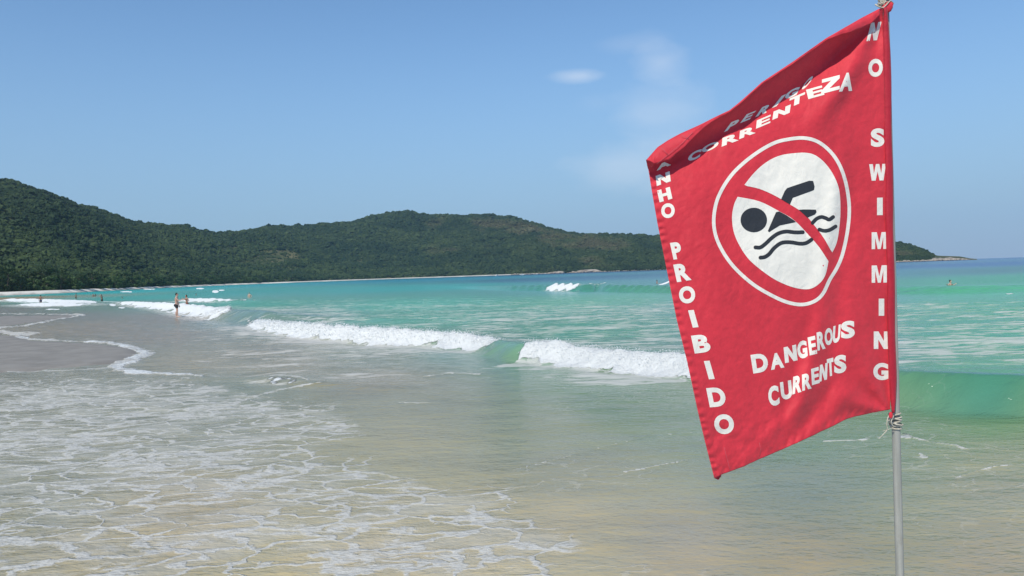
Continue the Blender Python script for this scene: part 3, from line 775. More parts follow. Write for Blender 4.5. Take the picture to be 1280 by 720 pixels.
# ------------------------------------------------------------------ rocks
def rock_mesh(seed, flat=.6):
    bm = bmesh.new(); bmesh.ops.create_icosphere(bm, subdivisions=3, radius=1)
    co = np.array([v.co[:] for v in bm.verts]); d = 1 + .35 * fbm(co[:, 0] * 1.2 + seed * 5, co[:, 1] * 1.2 + co[:, 2] * .9, 4, seed)
    d = np.round(d * 7) / 7 * .5 + d * .5
    for v, k_ in zip(bm.verts, d): v.co = v.co * k_; v.co.z *= flat
    return bm_mesh('boulder', bm, False)


t = NT('granite'); tc = t.node('ShaderNodeTexCoord'); n = t.noise(tc.outputs['Object'], 1.8, 6, .65).outputs['Fac']
geo_ = t.node('ShaderNodeNewGeometry'); sep = t.node('ShaderNodeSeparateXYZ'); t.put(sep.inputs[0], geo_.outputs['Position'])
rc = t.mix(t.mapr(n, .35, .65), (.20, .165, .13, 1), (.42, .36, .29, 1))
rc = t.mix(t.mapr(t.math('ADD', sep.outputs[2], t.math('MULTIPLY', n, 1.2)), .9, 1.9), (.06, .055, .05, 1), rc)
t.put(t.p.inputs['Base Color'], rc); t.p.inputs['Roughness'].default_value = .85; t.put(t.p.inputs['Normal'], t.bump(n, .8, .4))
GRAN = t.m
rocks = [rock_mesh(31 + i, f) for i, f in enumerate((.55, .7, .45, .85))]
for r in rocks: r.materials.append(GRAN)
rnd = random.Random(9)


def put_rock(u, off, size, label, group, zz=None, flat=1.0):
    D = float(shore_d(u)) + off; x, y = polar(np.array(u), D)
    o = bpy.data.objects.new('boulder', rnd.choice(rocks)); COL.objects.link(o)
    o.location = (float(x), float(y), size * .18 if zz is None else zz); o.rotation_euler = (rnd.uniform(-.2, .2), rnd.uniform(-.2, .2), rnd.uniform(0, 6.28)); o.scale = (size * rnd.uniform(.9, 1.5), size, size * flat)
    tag(o, label, 'boulder', group)


u_ = 1122; kk = 0
while u_ < 1163:
    kk += 1
    put_rock(u_, rnd.uniform(-8, 4), rnd.uniform(2.0, 4.2), ordinal(kk) + ' tan boulder right of the flag along the wooded headland', 'boulders under the headland'); u_ += 2.2
for kk, (u_, sz, off) in enumerate([(1164, 5, 0), (1169, 6.5, 6), (1174, 6, 0), (1178, 7, 8), (1183, 6, 2), (1187, 6.6, 8), (1191, 5.4, 0), (1195, 6, 6), (1198, 4.6, 0), (1203, 4, 0), (1207, 3.0, 0), (1211, 2.2, 0)]):
    put_rock(u_, off, sz, ordinal(kk + 1) + ' bare pinkish rock out along the tip of the headland', 'bare rocks at the tip of the headland', None, .8)
u_ = 640; kk = 0
while u_ < 838:
    kk += 1
    s = rnd.uniform(1.2, 3.0)
    if 686 < u_ < 704 or 716 < u_ < 754: s *= 1.5
    put_rock(u_, rnd.uniform(-8, 6), s, 'small shore rock at the foot of the central hill, ' + ordinal(kk) + ' from the left', 'rocks along the foot of the central hill'); u_ += rnd.uniform(2, 4.5)
for (u_, w_, nm) in [(697, 9, 'left'), (735, 17, 'right')]:
    D = float(shore_d(u_)); x, y = polar(np.array(float(u_)), D + 8)
    me = rock_mesh(77 + u_, .35); me.materials.append(GRAN); o = link_mesh('rock_slab', me)
    o.location = (float(x), float(y), 1.5); o.scale = (w_ * 1.7 , 9, 9 if nm == 'left' else 14)
    tag(o, 'wide pale bare rock slab on the shore under the brown patch' if nm == 'right' else 'narrower pale rock slab on the shore between the boats and the wide slab', 'rock slab')

# ------------------------------------------------------------------ boats
white_paint = simple('boat_white', (.8, .8, .78), .35, .03); dark_glass = simple('boat_glass', (.03, .04, .05), .15, .1); alu = simple('boat_metal', (.5, .5, .5), .4, .05)


def boat(u, v, L, label, yaw, canopy):
    D = 1250.0; x, y = polar(np.array(float(u)), D)
    root = bpy.data.objects.new('motor_boat', None); COL.objects.link(root); root.location = (float(x), float(y), 0.0); root.rotation_euler = (0, 0, yaw); tag(root, label, 'boat')
    bm = bmesh.new(); secs = []
    for i in range(9):
        s = i / 8; xx = (s - .5) * L; w = L * .17 * (1 - max(0, (s - .45) / .55) ** 2.2); top = .75 + .5 * s ** 2
        secs.append([bm.verts.new(p) for p in ((xx, -w - .02, top), (xx, -w * .85, .1), (xx, 0, -.35), (xx, w * .85, .1), (xx, w + .02, top), (xx, w * .8, top - .12), (xx, -w * .8, top - .12))])
    for a, b in zip(secs, secs[1:]):
        for k_ in range(7): bm.faces.new((a[k_], a[(k_ + 1) % 7], b[(k_ + 1) % 7], b[k_]))
    bm.faces.new(secs[0]); bm.faces.new(secs[-1][::-1]); link_mesh('hull', bm_mesh('hull', bm, False), white_paint, root)
    bm = bmesh.new(); bmesh.ops.create_cube(bm, size=1)
    for v_ in bm.verts:
        top = v_.co.z > 0; v_.co = Vector((v_.co.x * L * (.28 if top else .42) - (.1 if top else 0), v_.co.y * L * (.2 if top else .26), 1.45 + v_.co.z * 1.1))
    bmesh.ops.bevel(bm, geom=bm.edges[:], offset=.08, segments=2, affect='EDGES'); link_mesh('cabin', bm_mesh('cabin', bm), white_paint, root)
    for sgn in (-1, 1):
        bm = bmesh.new(); vs = [bm.verts.new(p) for p in ((-L * .12, sgn * L * .118, 1.35), (L * .12, sgn * L * .118, 1.35), (L * .1, sgn * L * .112, 1.75), (-L * .11, sgn * L * .112, 1.75))]; bm.faces.new(vs)
        bmesh.ops.solidify(bm, geom=bm.faces[:], thickness=.06); link_mesh('window', bm_mesh('window', bm, False), dark_glass, root)
    bm = bmesh.new(); tube(bm, [(-.1 * L, 0, 1.9), (-.1 * L, 0, 2.0 + canopy)], [.06, .03], 6); link_mesh('mast', bm_mesh('mast', bm), alu, root)


boat(621, 342, 6.5, 'small white motor boat moored off the hill, left of the two', .9, 1.6)
boat(653, 341, 5.0, 'smaller white boat moored off the hill, right of the two', .3, 3.2)

# ------------------------------------------------------------------ people
def skin_mat(name, c):
    t = NT(name); tc = t.node('ShaderNodeTexCoord'); n = t.noise(tc.outputs['Object'], 8, 3).outputs['Fac']
    t.put(t.p.inputs['Base Color'], t.mix(n, tuple(x * .88 for x in c) + (1,), tuple(min(1, x * 1.1) for x in c) + (1,)))
    t.p.inputs['Roughness'].default_value = .5; t.p.inputs['Subsurface Weight'].default_value = .05; return t.m


SK1 = skin_mat('skin_light', (.52, .33, .25)); SK2 = skin_mat('skin_tan', (.36, .20, .135)); SK3 = skin_mat('skin_brown', (.24, .125, .08))
HAIR = simple('hair_dark', (.018, .013, .010), .55, .3, 60); BLACK = simple('cloth_black', (.015, .017, .02), .75, .2, 60)
RED_B = simple('cloth_rust', (.30, .05, .03), .75, .2, 60); BLUE = simple('cloth_navy', (.02, .035, .09), .75, .2, 60); EYE = simple('eye_dark', (.02, .015, .012), .2, .1)


def ell(bm, c, r, seg=12):
    q = bmesh.ops.create_uvsphere(bm, u_segments=seg, v_segments=seg, radius=1)
    for v in q['verts']: v.co = Vector((c[0] + v.co.x * r[0], c[1] + v.co.y * r[1], c[2] + v.co.z * r[2]))


def limb(bm, pts, rad, seg=10):
    tube(bm, pts, rad, seg)
    for p, r in zip(pts, rad): ell(bm, p, (r * .98,) * 3, 8)


def remeshed(name, bm, vox, mat, parent, it=3, dec=None):
    me = bpy.data.meshes.new(name); bm.to_mesh(me); bm.free(); tmp = bpy.data.objects.new('tmp', me); COL.objects.link(tmp)
    m = tmp.modifiers.new('r', 'REMESH'); m.mode = 'VOXEL'; m.voxel_size = vox
    s = tmp.modifiers.new('s', 'SMOOTH'); s.iterations = it; s.factor = .5
    dg = bpy.context.evaluated_depsgraph_get(); dg.update()
    me2 = bpy.data.meshes.new_from_object(tmp.evaluated_get(dg)); me2.name = name
    bpy.data.objects.remove(tmp); bpy.data.meshes.remove(me)
    me2.polygons.foreach_set('use_smooth', np.ones(len(me2.polygons), bool)); me2.materials.clear()
    return link_mesh(name, me2, mat, parent)


def person(loc, yaw, label, skin, arms, female=False, lower=BLACK, upper=None, fine=False, legs=((.02, .02), (-.06, .02)), lean=0.0, hair_long=False, head_yaw=0.0, group=None, H=1.72):
    """figure faces +X before yaw; arms = (elbow, hand) for left(+y) and right(-y) relative to the shoulder"""
    k = H / 1.72; root = bpy.data.objects.new('person', None); COL.objects.link(root); root.location = loc; root.rotation_euler = (0, 0, yaw); root.scale = (k, k, k)
    tag(root, label, 'person', group)
    sw = .165 if female else .195; hw = .115 if female else .10; wr = .105 if female else .125
    bm = bmesh.new(); hx = lean
    # torso as stacked ellipses
    prof = [(.80, .10, hw + .055), (.90, .118, hw + .07), (1.0, .10, wr + .02), (1.10, .092, wr + .012), (1.22, .108, sw - .035), (1.34, .112, sw - .01), (1.42, .085, sw - .03), (1.47, .06, .09)]
    rings = []
    for (z, dx, dy) in prof:
        c = hx * (z - .8) / .6
        rings.append([bm.verts.new((c + dx * math.cos(a), dy * math.sin(a), z)) for a in [2 * math.pi * i / 20 for i in range(20)]])
    for a, b in zip(rings, rings[1:]):
        for i in range(20): bm.faces.new((a[i], a[(i + 1) % 20], b[(i + 1) % 20], b[i]))
    bm.faces.new(rings[0][::-1]); bm.faces.new(rings[-1])
    if female:
        for s in (-1, 1): ell(bm, (hx * .8 + .09, s * .075, 1.27), (.065, .07, .065))
    for s in (-1, 1): ell(bm, (-.055, s * .075, .87), (.10, .095, .11))       # buttocks
    nx = hx * 1.1
    limb(bm, [(nx, 0, 1.44), (nx + .015, 0, 1.56)], [.062, .055])
    hc = (nx + .03, 0, 1.63)
    hb = bmesh.new(); ell(hb, (0, 0, .01), (.092, .074, .112), 16); ell(hb, (.03, 0, -.06), (.062, .052, .058)); ell(hb, (.098, 0, -.015), (.02, .014, .028), 8)
    for s in (-1, 1): ell(hb, (0, s * .076, -.005), (.018, .012, .032), 8)
    ell(hb, (.084, 0, -.062), (.014, .026, .010), 8)
    ry = Matrix.Translation(hc) @ Matrix.Rotation(head_yaw, 4, 'Z'); hb.transform(ry); tm = bpy.data.meshes.new('t'); hb.to_mesh(tm); hb.free(); bm.from_mesh(tm); bpy.data.meshes.remove(tm)
    for s, ((f, o_)) in zip((1, -1), legs):
        knee = (f * .55 + .03, s * (.10 + o_ * .5), .47); ank = (f, s * (.10 + o_), .08)
        limb(bm, [(0, s * .09, .86), (f * .3 + .02, s * .1, .66), knee], [.098 if female else .094, .078, .056]); limb(bm, [knee, (f * .8 - .015, s * (.10 + o_ * .8), .32), ank], [.055, .057, .036])
        ell(bm, (f + .06, s * (.105 + o_), .035), (.115, .042, .036)); ell(bm, (f + .15, s * (.105 + o_), .025), (.045, .042, .024))
    hands = []
    for s, (el, ha) in zip((1, -1), arms):
        sh = Vector((hx, s * (sw - .01), 1.41)); e = sh + Vector((el[0], s * el[1], el[2])); h = sh + Vector((ha[0], s * ha[1], ha[2]))
        limb(bm, [tuple(sh), tuple((sh + e) / 2), tuple(e)], [.056 if not female else .046, .046 if not female else .038, .036]); limb(bm, [tuple(e), tuple((e * 2 + h) / 3), tuple(h)], [.038, .037, .025])
        d = (h - e).normalized(); side = d.cross(Vector((0, 0, 1))).normalized() if abs(d.z) < .9 else Vector((1, 0, 0)); nn_ = d.cross(side)
        pc = h + d * .055
        limb(bm, [tuple(h + d * .02), tuple(h + d * .085)], [.028, .036], 8)
        for i, (ln, off) in enumerate(((.072, -.03), (.085, -.01), (.08, .011), (.06, .031))):
            b0 = h + d * .09 + side * off; b1 = b0 + d * ln * .55 + nn_ * .008; b2 = b1 + d * ln * .45 + nn_ * .022
            limb(bm, [tuple(b0), tuple(b1), tuple(b2)], [.011, .010, .008], 6)
        t0 = h + d * .04 - side * .025; limb(bm, [tuple(t0), tuple(t0 - side * .03 + d * .03), tuple(t0 - side * .035 + d * .06 + nn_ * .01)], [.013, .012, .009], 6)
        hands.append(h)
    remeshed('body', bm, .008 if fine else .014, skin, root, 3)
    # hair cap
    hb = bmesh.new(); ell(hb, (-.018, 0, .035), (.095, .084, .105), 16)
    if hair_long: ell(hb, (-.06, 0, -.05), (.05, .07, .12)); ell(hb, (-.075, 0, .06), (.045, .045, .045))
    hb.transform(ry); remeshed('hair', hb, .012, HAIR, root, 1)
    for s in (-1, 1):
        eb = bmesh.new(); ell(eb, (.083, s * .03, .008), (.010, .012, .007), 8); eb.transform(ry); link_mesh('eye', bm_mesh('eye', eb), EYE, root)
    # trunks / bikini
    bm = bmesh.new(); rings = []
    pr = [(.80, .108, hw + .063), (.88, .124, hw + .078), (.96, .116, hw + .062)] if not female else [(.80, .105, hw + .06), (.87, .124, hw + .078), (.92, .124, hw + .07)]
    for (z, dx, dy) in pr: rings.append([bm.verts.new((dx * math.cos(a) - .004, dy * math.sin(a), z)) for a in [2 * math.pi * i / 20 for i in range(20)]])
    for a, b in zip(rings, rings[1:]):
        for i in range(20): bm.faces.new((a[i], a[(i + 1) % 20], b[(i + 1) % 20], b[i]))
    bm.faces.new(rings[0][::-1]); bm.faces.new(rings[-1])
    for s, ((f, o_)) in zip((1, -1), legs):
        if not female: limb(bm, [(0, s * .09, .84), (f * .3 + .02, s * .1, .68)], [.106, .088])
        ell(bm, (-.058, s * .075, .87), (.108, .103, .115 if not female else .08))
    remeshed('swim_trunks' if not female else 'bikini_bottom', bm, .014, lower, root, 2)
    if female:
        bm = bmesh.new()
        for s in (-1, 1): ell(bm, (hx * .8 + .097, s * .075, 1.27), (.066, .066, .058))
        tube(bm, [(hx * .8 + .118 * math.cos(a), (sw - .028) * math.sin(a), 1.25) for a in [2 * math.pi * i / 16 for i in range(17)]], .012, 6)
        remeshed('bikini_top', bm, .012, upper or lower, root, 1)
    return root


DOWN = ((.02, .06, -.29), (.08, .07, -.54)); AKIMBO = ((-.06, .22, -.22), (.06, .02, -.40)); REACH = ((.20, .06, -.20), (.43, .03, -.16)); UP = ((.12, .16, .02), (.06, .10, .27)); OUT = ((.04, .26, -.12), (.10, .48, -.02))


def at_feet(u, v_head, H, depth):
    """stand a person H tall whose soles are `depth` under the water and whose head top shows at v_head"""
    return P(u, v_head, H - depth) + Vector((0, 0, 0))


def stand(u, v_head, depth, H, **kw):
    p = P(u, v_head, H * .985 - depth); return person((p.x, p.y, -depth), kw.pop('yaw'), kw.pop('label'), kw.pop('skin'), kw.pop('arms'), H=H, **kw)


stand(220, 367.3, .10, 1.78, yaw=.1, label='bather in black trunks facing right with an arm reached out to the woman', skin=SK1, arms=(DOWN, REACH), fine=True, legs=((-.08, .0), (.10, .01)), lean=.02)
stand(233, 369.2, .38, 1.66, yaw=-2.3, label='woman in a rust bikini with a hand on her hip beside the man in trunks', skin=SK2, arms=(AKIMBO, OUT), female=True, lower=RED_B, fine=True, hair_long=True)
stand(311.5, 366.1, 1.02, 1.75, yaw=-1.7, label='bather standing waist deep at the end of a thin foam line', skin=SK1, arms=(AKIMBO, DOWN), lower=BLUE)
stand(245, 367.3, 1.40, 1.7, yaw=-.4, label='bather with only head and neck above the water behind the woman in the bikini', skin=SK3, arms=(DOWN, OUT))
stand(50.6, 369.4, .35, 1.72, yaw=2.0, label='wader standing in the white surf at far left', skin=SK3, arms=(DOWN, AKIMBO), lower=BLUE)
stand(94.8, 366.9, .50, 1.74, yaw=.6, label='dark clad wader alone in calm water behind the left surf', skin=SK3, arms=(DOWN, DOWN), lower=BLACK)
stand(116.4, 367.4, .95, 1.7, yaw=-.5, label='left one of the close pair of bathers waist deep behind the surf', skin=SK2, arms=(AKIMBO, DOWN))
stand(119.2, 367.6, .95, 1.62, yaw=2.6, label='right one of the close pair of bathers waist deep behind the surf', skin=SK3, arms=(DOWN, OUT), female=True, lower=BLACK, hair_long=True)
stand(127, 368.6, .55, 1.7, yaw=3.0, label='wader in dark trunks with raised arm just right of the close pair', skin=SK2, arms=(UP, DOWN), lower=BLACK)
stand(152.5, 371.3, 1.40, 1.7, yaw=0, label='lone head above the water right of the group of waders', skin=SK3, arms=(DOWN, DOWN))
stand(821, 350.6, 1.25, 1.75, yaw=-.2, label='bather chest deep left of the flag edge with a white board behind the flag', skin=SK2, arms=(REACH, REACH))
stand(1187.5, 350.9, 1.33, 1.75, yaw=-1.0, label='dark haired swimmer with bare shoulders above water right of the pole', skin=SK1, arms=(OUT, OUT))

# white board held up beside the bather left of the flag
bm = bmesh.new(); secs = []
for i in range(13):
    s = i / 12; w = .27 * math.sin(math.pi * min(1, max(0.0, s * .96 + .02))) ** .6; z = .14 * (2 * s - 1) ** 2
    secs.append([bm.verts.new(p) for p in ((s * 2.0 - 1, -w, z), (s * 2.0 - 1, 0, z + .035), (s * 2.0 - 1, w, z), (s * 2.0 - 1, 0, z - .035))])
for a, b in zip(secs, secs[1:]):
    for k_ in range(4): bm.faces.new((a[k_], a[(k_ + 1) % 4], b[(k_ + 1) % 4], b[k_]))
bm.faces.new(secs[0]); bm.faces.new(secs[-1][::-1])
o = link_mesh('surfboard', bm_mesh('surfboard', bm), white_paint); pb = P(832, 353.8, .45); o.location = pb; o.rotation_euler = (.4, -.32, .2)
tag(o, 'white board tilted out of the water beside the left edge of the flag', 'surfboard')

# ------------------------------------------------------------------ pole, flag and cords
D_POLE = 2.20


def pole_u(v): return 1105.8 + .0266 * v


t = NT('pole_metal'); tc = t.node('ShaderNodeTexCoord')
mpn = t.node('ShaderNodeMapping'); t.put(mpn.inputs[0], tc.outputs['Object']); mpn.inputs['Scale'].default_value = (1, 1, .06)
n = t.noise(mpn.outputs[0], 90, 5, .6).outputs['Fac']; n2 = t.noise(tc.outputs['Object'], 14, 5, .65).outputs['Fac']
c = t.mix(t.mapr(n, .3, .7), (.26, .255, .22, 1), (.35, .34, .295, 1)); c = t.mix(t.mapr(n2, .58, .72, 0, .55), c, (.24, .22, .18, 1))
t.put(t.p.inputs['Base Color'], c); t.p.inputs['Specular IOR Level'].default_value = .3; t.put(t.p.inputs['Roughness'], t.mapr(n2, .3, .7, .45, .65)); t.put(t.p.inputs['Normal'], t.bump(n, .15, .001))
POLE_M = t.m
pa = Vector(unproj_d(pole_u(-14), -14, D_POLE).tolist()); pb_ = Vector(unproj_d(pole_u(720), 720, D_POLE).tolist())
dirp = (pb_ - pa).normalized(); pc_ = pa + dirp * ((pa.z - .05) / -dirp.z)
bm = bmesh.new(); N_SEG = 24
tube(bm, [pa + (pc_ - pa) * (i / 12) for i in range(13)], .0108, 28)
pole = link_mesh('flag_pole', bm_mesh('flag_pole', bm), POLE_M); tag(pole, 'slim grey metal pole standing upright with the red flag tied to it', 'pole')

TOPL = [(806, 203), (808, 200), (821.7, 184), (835, 175), (850, 167), (873, 157), (888, 150), (911.7, 139), (923, 130), (940, 115), (952, 104), (990.5, 78.5), (1031.7, 49.5), (1054.7, 35.3), (1077.6, 22), (1099, 11), (1106, 10)]
VALY = [(806, 218), (820, 212), (846.7, 198), (880, 181.7), (906.7, 165), (930, 153), (943, 145), (960, 134), (998, 111), (1016.5, 95), (1038, 76), (1062, 55), (1085, 38), (1100.5, 25), (1110, 20)]
LEFTE = [(200, 808.5), (215, 811), (240, 815), (280, 822), (320, 830), (340, 834), (400, 846), (450, 858.5), (515, 872.5), (555, 882), (598, 893)]
BOT = [(893, 598), (905, 592), (930, 583), (950, 573.5), (975, 563), (1000, 552), (1030, 538), (1060, 523), (1090, 516), (1113, 512)]


def hoist_u(v): return interp(v, [(0, 1102.0), (15, 1103.5), (60, 1104.5), (150, 1106.3), (300, 1108.8), (420, 1111), (490, 1112.5), (515, 1113)])


def flag_depth(u, v):
    T = interp(u, TOPL); Vv = interp(u, VALY); B = interp(u, BOT)
    uu = np.clip((1110 - u) / 300, 0, 1.05); vv = np.clip((v - Vv) / np.maximum(B - Vv, 10), 0, 1)
    w = np.maximum(Vv - T, 3)
    D = D_POLE - .030 - .235 * uu * (.40 + .60 * vv) - .03 * np.sin(uu * 2.4) * (1 - vv)
    ends = np.clip(w / 24, 0, 1.2) * (.45 + .55 * smooth(820, 905, u)) * (1 - .7 * smooth(1040, 1085, u))
    bb = (Vv - v) / w
    D = D + .022 * ends * np.exp(-np.clip((v - Vv) / 26, 0, 9) ** 1.3)                          # sheet leans back into the hollow under the roll
    D = D - .038 * ends * smooth(-.05, 1.15, bb) ** 1.1                                     # and comes forward again overhead
    # folds pulled from the two ties
    for (cu, cv, amp, fr, ph, ln) in [(1116, 517, .0100, 9, .6, 90), (1102, 18, .0080, 9, 1.0, 120)]:
        du = u - cu; dv = v - cv; r = np.hypot(du, dv) + 1e-3; a = np.arctan2(dv, -du)
        D = D + amp * np.sin(a * fr + ph + .8 * np.sin(r / 60)) * np.exp(-r / ln) * smooth(2, 45, r)
    def ridge(x0, y0, x1, y1, wd, amp):
        L = math.hypot(x1 - x0, y1 - y0); nx, ny = -(y1 - y0) / L, (x1 - x0) / L
        d = (u - x0) * nx + (v - y0) * ny; s = ((u - x0) * (x1 - x0) + (v - y0) * (y1 - y0)) / L / L
        return amp * np.exp(-(d / wd) ** 2) * smooth(-.25, .25, s) * (1 - smooth(.75, 1.25, s))
    D = D - ridge(1030, 385, 990, 545, 11, .010) + ridge(1012, 400, 975, 540, 10, .007) + ridge(1050, 390, 1030, 520, 10, .006)
    D = D - ridge(1052, 200, 1022, 372, 10, .008) + ridge(1068, 220, 1046, 380, 11, .006)
    D = D - ridge(860, 180, 905, 420, 22, .006) + ridge(1000, 120, 930, 300, 30, .006) - ridge(1092, 60, 1020, 150, 12, .010) + ridge(1098, 40, 1050, 140, 9, .006)
    D = D + ridge(955, 590, 1050, 470, 9, .007) - ridge(925, 580, 1000, 505, 8, .006) - ridge(985, 570, 1075, 480, 8, .005) + ridge(890, 540, 960, 565, 9, .005) - ridge(880, 480, 930, 575, 12, .004)
    D = D + .0055 * fbm(u * .010, v * .008, 3, 601) + .0022 * fbm(u * .035 + v * .01, v * .028, 3, 605) * (1 + 1.3 * smooth(480, 560, v))
    D = D + .0009 * fbm(u * .12 + v * .05, v * .10 - u * .03, 3, 611) * (1 + 1.5 * smooth(500, 560, v))
    # gathered stitching of the fly hem
    le = interp(v, LEFTE); hem = np.exp(-((u - le - 3) / 4.0) ** 2); D = D + .0008 * smooth(7.5, 9.5, u - le) + .0021 * hem * np.sin(v * .62 + 1.3 * np.sin(v * .13))
    D = D + .0012 * (np.exp(-((v - B + 5) / 4.0) ** 2)) * np.sin(u * .55 + 1.1 * np.sin(u * .09))
    return D


flag = bpy.data.objects.new('warning_flag', None); COL.objects.link(flag)
flag.location = unproj_d(1108, 512, D_POLE).tolist()
tag(flag, 'red beach warning flag with white lettering and a no swimming symbol tied to the pole', 'flag')
FLAG_INV = Matrix.Translation(-Vector(flag.location))


def cloth_mat(name, c, trans, prn=False):
    t = NT(name); tc = t.node('ShaderNodeTexCoord'); ob = tc.outputs['Object']
    n = t.noise(ob, 5, 5, .6).outputs['Fac']; n2 = t.noise(ob, 45, 4, .7).outputs['Fac']
    f = t.math('ADD', t.math('MULTIPLY', t.mapr(n, .3, .7), .6), t.math('MULTIPLY', t.mapr(n2, .3, .7), .4))
    cc = t.mix(f, tuple(x * (.93 if prn else .82) for x in c) + (1,), tuple(min(1, x * 1.06) for x in c) + (1,))
    if prn:
        crack = t.mapr(t.noise(ob, 140, 5, .75).outputs['Fac'], .66, .74, 0, .45); cc = t.mix(crack, cc, (.55, .16, .17, 1))
    else:
        scuff = t.mapr(t.noise(ob, 22, 6, .8, 1.5).outputs['Fac'], .64, .76, 0, .35); cc = t.mix(scuff, cc, (.62, .12, .14, 1))
    w1 = t.node('ShaderNodeTexWave', bands_direction='X'); t.put(w1.inputs[0], ob); w1.inputs['Scale'].default_value = 260
    w2 = t.node('ShaderNodeTexWave', bands_direction='Z'); t.put(w2.inputs[0], ob); w2.inputs['Scale'].default_value = 260
    wv = t.math('ADD', w1.outputs['Fac'], w2.outputs['Fac'])
    wr = t.noise(ob, 16, 6, .7, 1.2).outputs['Fac']
    nb = t.bump(wv, .12, .0006); nb = t.bump(wr, .5, .006, nb)
    t.put(t.p.inputs['Base Color'], cc); t.put(t.p.inputs['Normal'], nb); t.p.inputs['Roughness'].default_value = .62; t.p.inputs['Specular IOR Level'].default_value = .32
    t.p.inputs['Sheen Weight'].default_value = .12
    tr = t.node('ShaderNodeBsdfTranslucent'); t.put(tr.inputs['Color'], cc); t.put(tr.inputs['Normal'], nb)
    ms = t.node('ShaderNodeMixShader'); ms.inputs[0].default_value = trans
    t.l.new(t.p.outputs[0], ms.inputs[1]); t.l.new(tr.outputs[0], ms.inputs[2]); t.l.new(ms.outputs[0], t.out.inputs['Surface'])
    return t.m


RED = cloth_mat('red_cloth', (.77, .042, .062), .20); WHITE = cloth_mat('white_print', (.88, .82, .70), .10, True); INK = cloth_mat('black_print', (.022, .025, .030), .02, True)
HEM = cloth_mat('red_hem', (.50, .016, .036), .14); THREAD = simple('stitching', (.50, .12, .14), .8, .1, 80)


def to_flag(u, v, off=0.0):
    return unproj_d(u, v, flag_depth(u, v) - off) - np.array(flag.location)


# sheet: Coons patch between the four outlines
ns, nt_ = 250, 330
S, Tq = np.meshgrid(np.linspace(0, 1, ns), np.linspace(0, 1, nt_))
def top_pt(s):
    L = np.array(TOPL); L = L[1:-1]; seg = np.r_[0, np.cumsum(np.hypot(*np.diff(L, axis=0).T))]; seg /= seg[-1]; return np.interp(s, seg, L[:, 0]), np.interp(s, seg, L[:, 1])
def bot_pt(s):
    L = np.array(BOT); seg = np.r_[0, np.cumsum(np.hypot(*np.diff(L, axis=0).T))]; seg /= seg[-1]; return np.interp(s, seg, L[:, 0]), np.interp(s, seg, L[:, 1])
def left_pt(q):
    v = 200 + (598 - 200) * q; return interp(v, LEFTE), v
def right_pt(q):
    v = 11 + (512 - 11) * q; return hoist_u(v), v
tu, tv = top_pt(S); bu, bv = bot_pt(S); lu, lv = left_pt(Tq); ru, rv = right_pt(Tq)
c00 = (808, 200); c10 = (float(top_pt(np.array(1.))[0]), float(top_pt(np.array(1.))[1])); c01 = (893, 598); c11 = (1113, 512)
def coons(a, b, l, r, i):
    return (1 - Tq) * a + Tq * b + (1 - S) * l + S * r - ((1 - S) * (1 - Tq) * c00[i] + S * (1 - Tq) * c10[i] + (1 - S) * Tq * c01[i] + S * Tq * c11[i])
FU = coons(tu, bu, lu, ru, 0); FV = coons(tv, bv, lv, rv, 1)
FV = FV + smooth(.985, 1, Tq) * 0.8 * fbm(FU * .06, FU * 0, 3, 621)
main = to_flag(FU, FV)
# roll at the top: cloth goes over the upper edge and drops in front
drop = interp(tu[0], [(806, 4), (812, 10), (822, 20), (835, 24), (850, 20), (862, 14), (873, 8), (888, 3), (900, 1.6), (1035, 1.6), (1050, 5), (1062, 9), (1075, 12), (1088, 12), (1099, 7), (1106, 4)])
nf = 14; rows = []
for j in range(nf, 0, -1):
    q = j / nf
    uf = tu[0] + q * drop * .12; vf = tv[0] + drop * (q ** 1.4) * (1 + .12 * fbm(tu[0] * .05, tu[0] * 0 + q, 3, 631)) - 1.6 * math.sin(q * math.pi) * 1
    Df = flag_depth(tu[0], tv[0]) - .013 * math.sin(q * math.pi * .62) * np.minimum(1, drop / 8) - .004 * q + .004 * q * fbm(tu[0] * .04, tu[0] * 0 + q * 2, 3, 635)
    rows.append(unproj_d(uf, vf, Df) - np.array(flag.location))
allp = np.concatenate([np.array(rows), main], 0)
me = mesh_np('cloth', allp.reshape(-1, 3), grid_faces(nt_ + nf, ns))
cl = link_mesh('cloth', me, RED, flag)
sol = cl.modifiers.new('thickness', 'SOLIDIFY'); sol.thickness = .0006; sol.offset = -1 if False else 0

# hem sleeve beside the pole: a rolled strip of the same cloth
bm = bmesh.new(); prev = None
for v in np.linspace(9, 516, 110):
    cu = hoist_u(np.array(v)) + 3.6; rad = 4.6 * float(interp(np.array(v), [(9, .35), (30, .75), (60, 1), (470, 1), (500, .7), (516, .3)])); cen = []
    for a in np.linspace(-.15, 1.12, 12):
        ang = math.pi * a; w_ = 1 + .10 * math.sin(v * .05 + a * 3)
        p = unproj_d(cu - math.cos(ang) * rad * w_, v, D_POLE - .030 - math.sin(ang) * .007 - .002 * float(gnoise(np.array(v * .03), np.array(a * 2), 641))); cen.append(bm.verts.new(tuple(p - np.array(flag.location))))
    if prev:
        for i in range(11): bm.faces.new((prev[i], prev[i + 1], cen[i + 1], cen[i]))
    prev = cen
sv = link_mesh('hoist_hem', bm_mesh('hoist_hem', bm), HEM, flag); m_ = sv.modifiers.new('th', 'SOLIDIFY'); m_.thickness = .0008
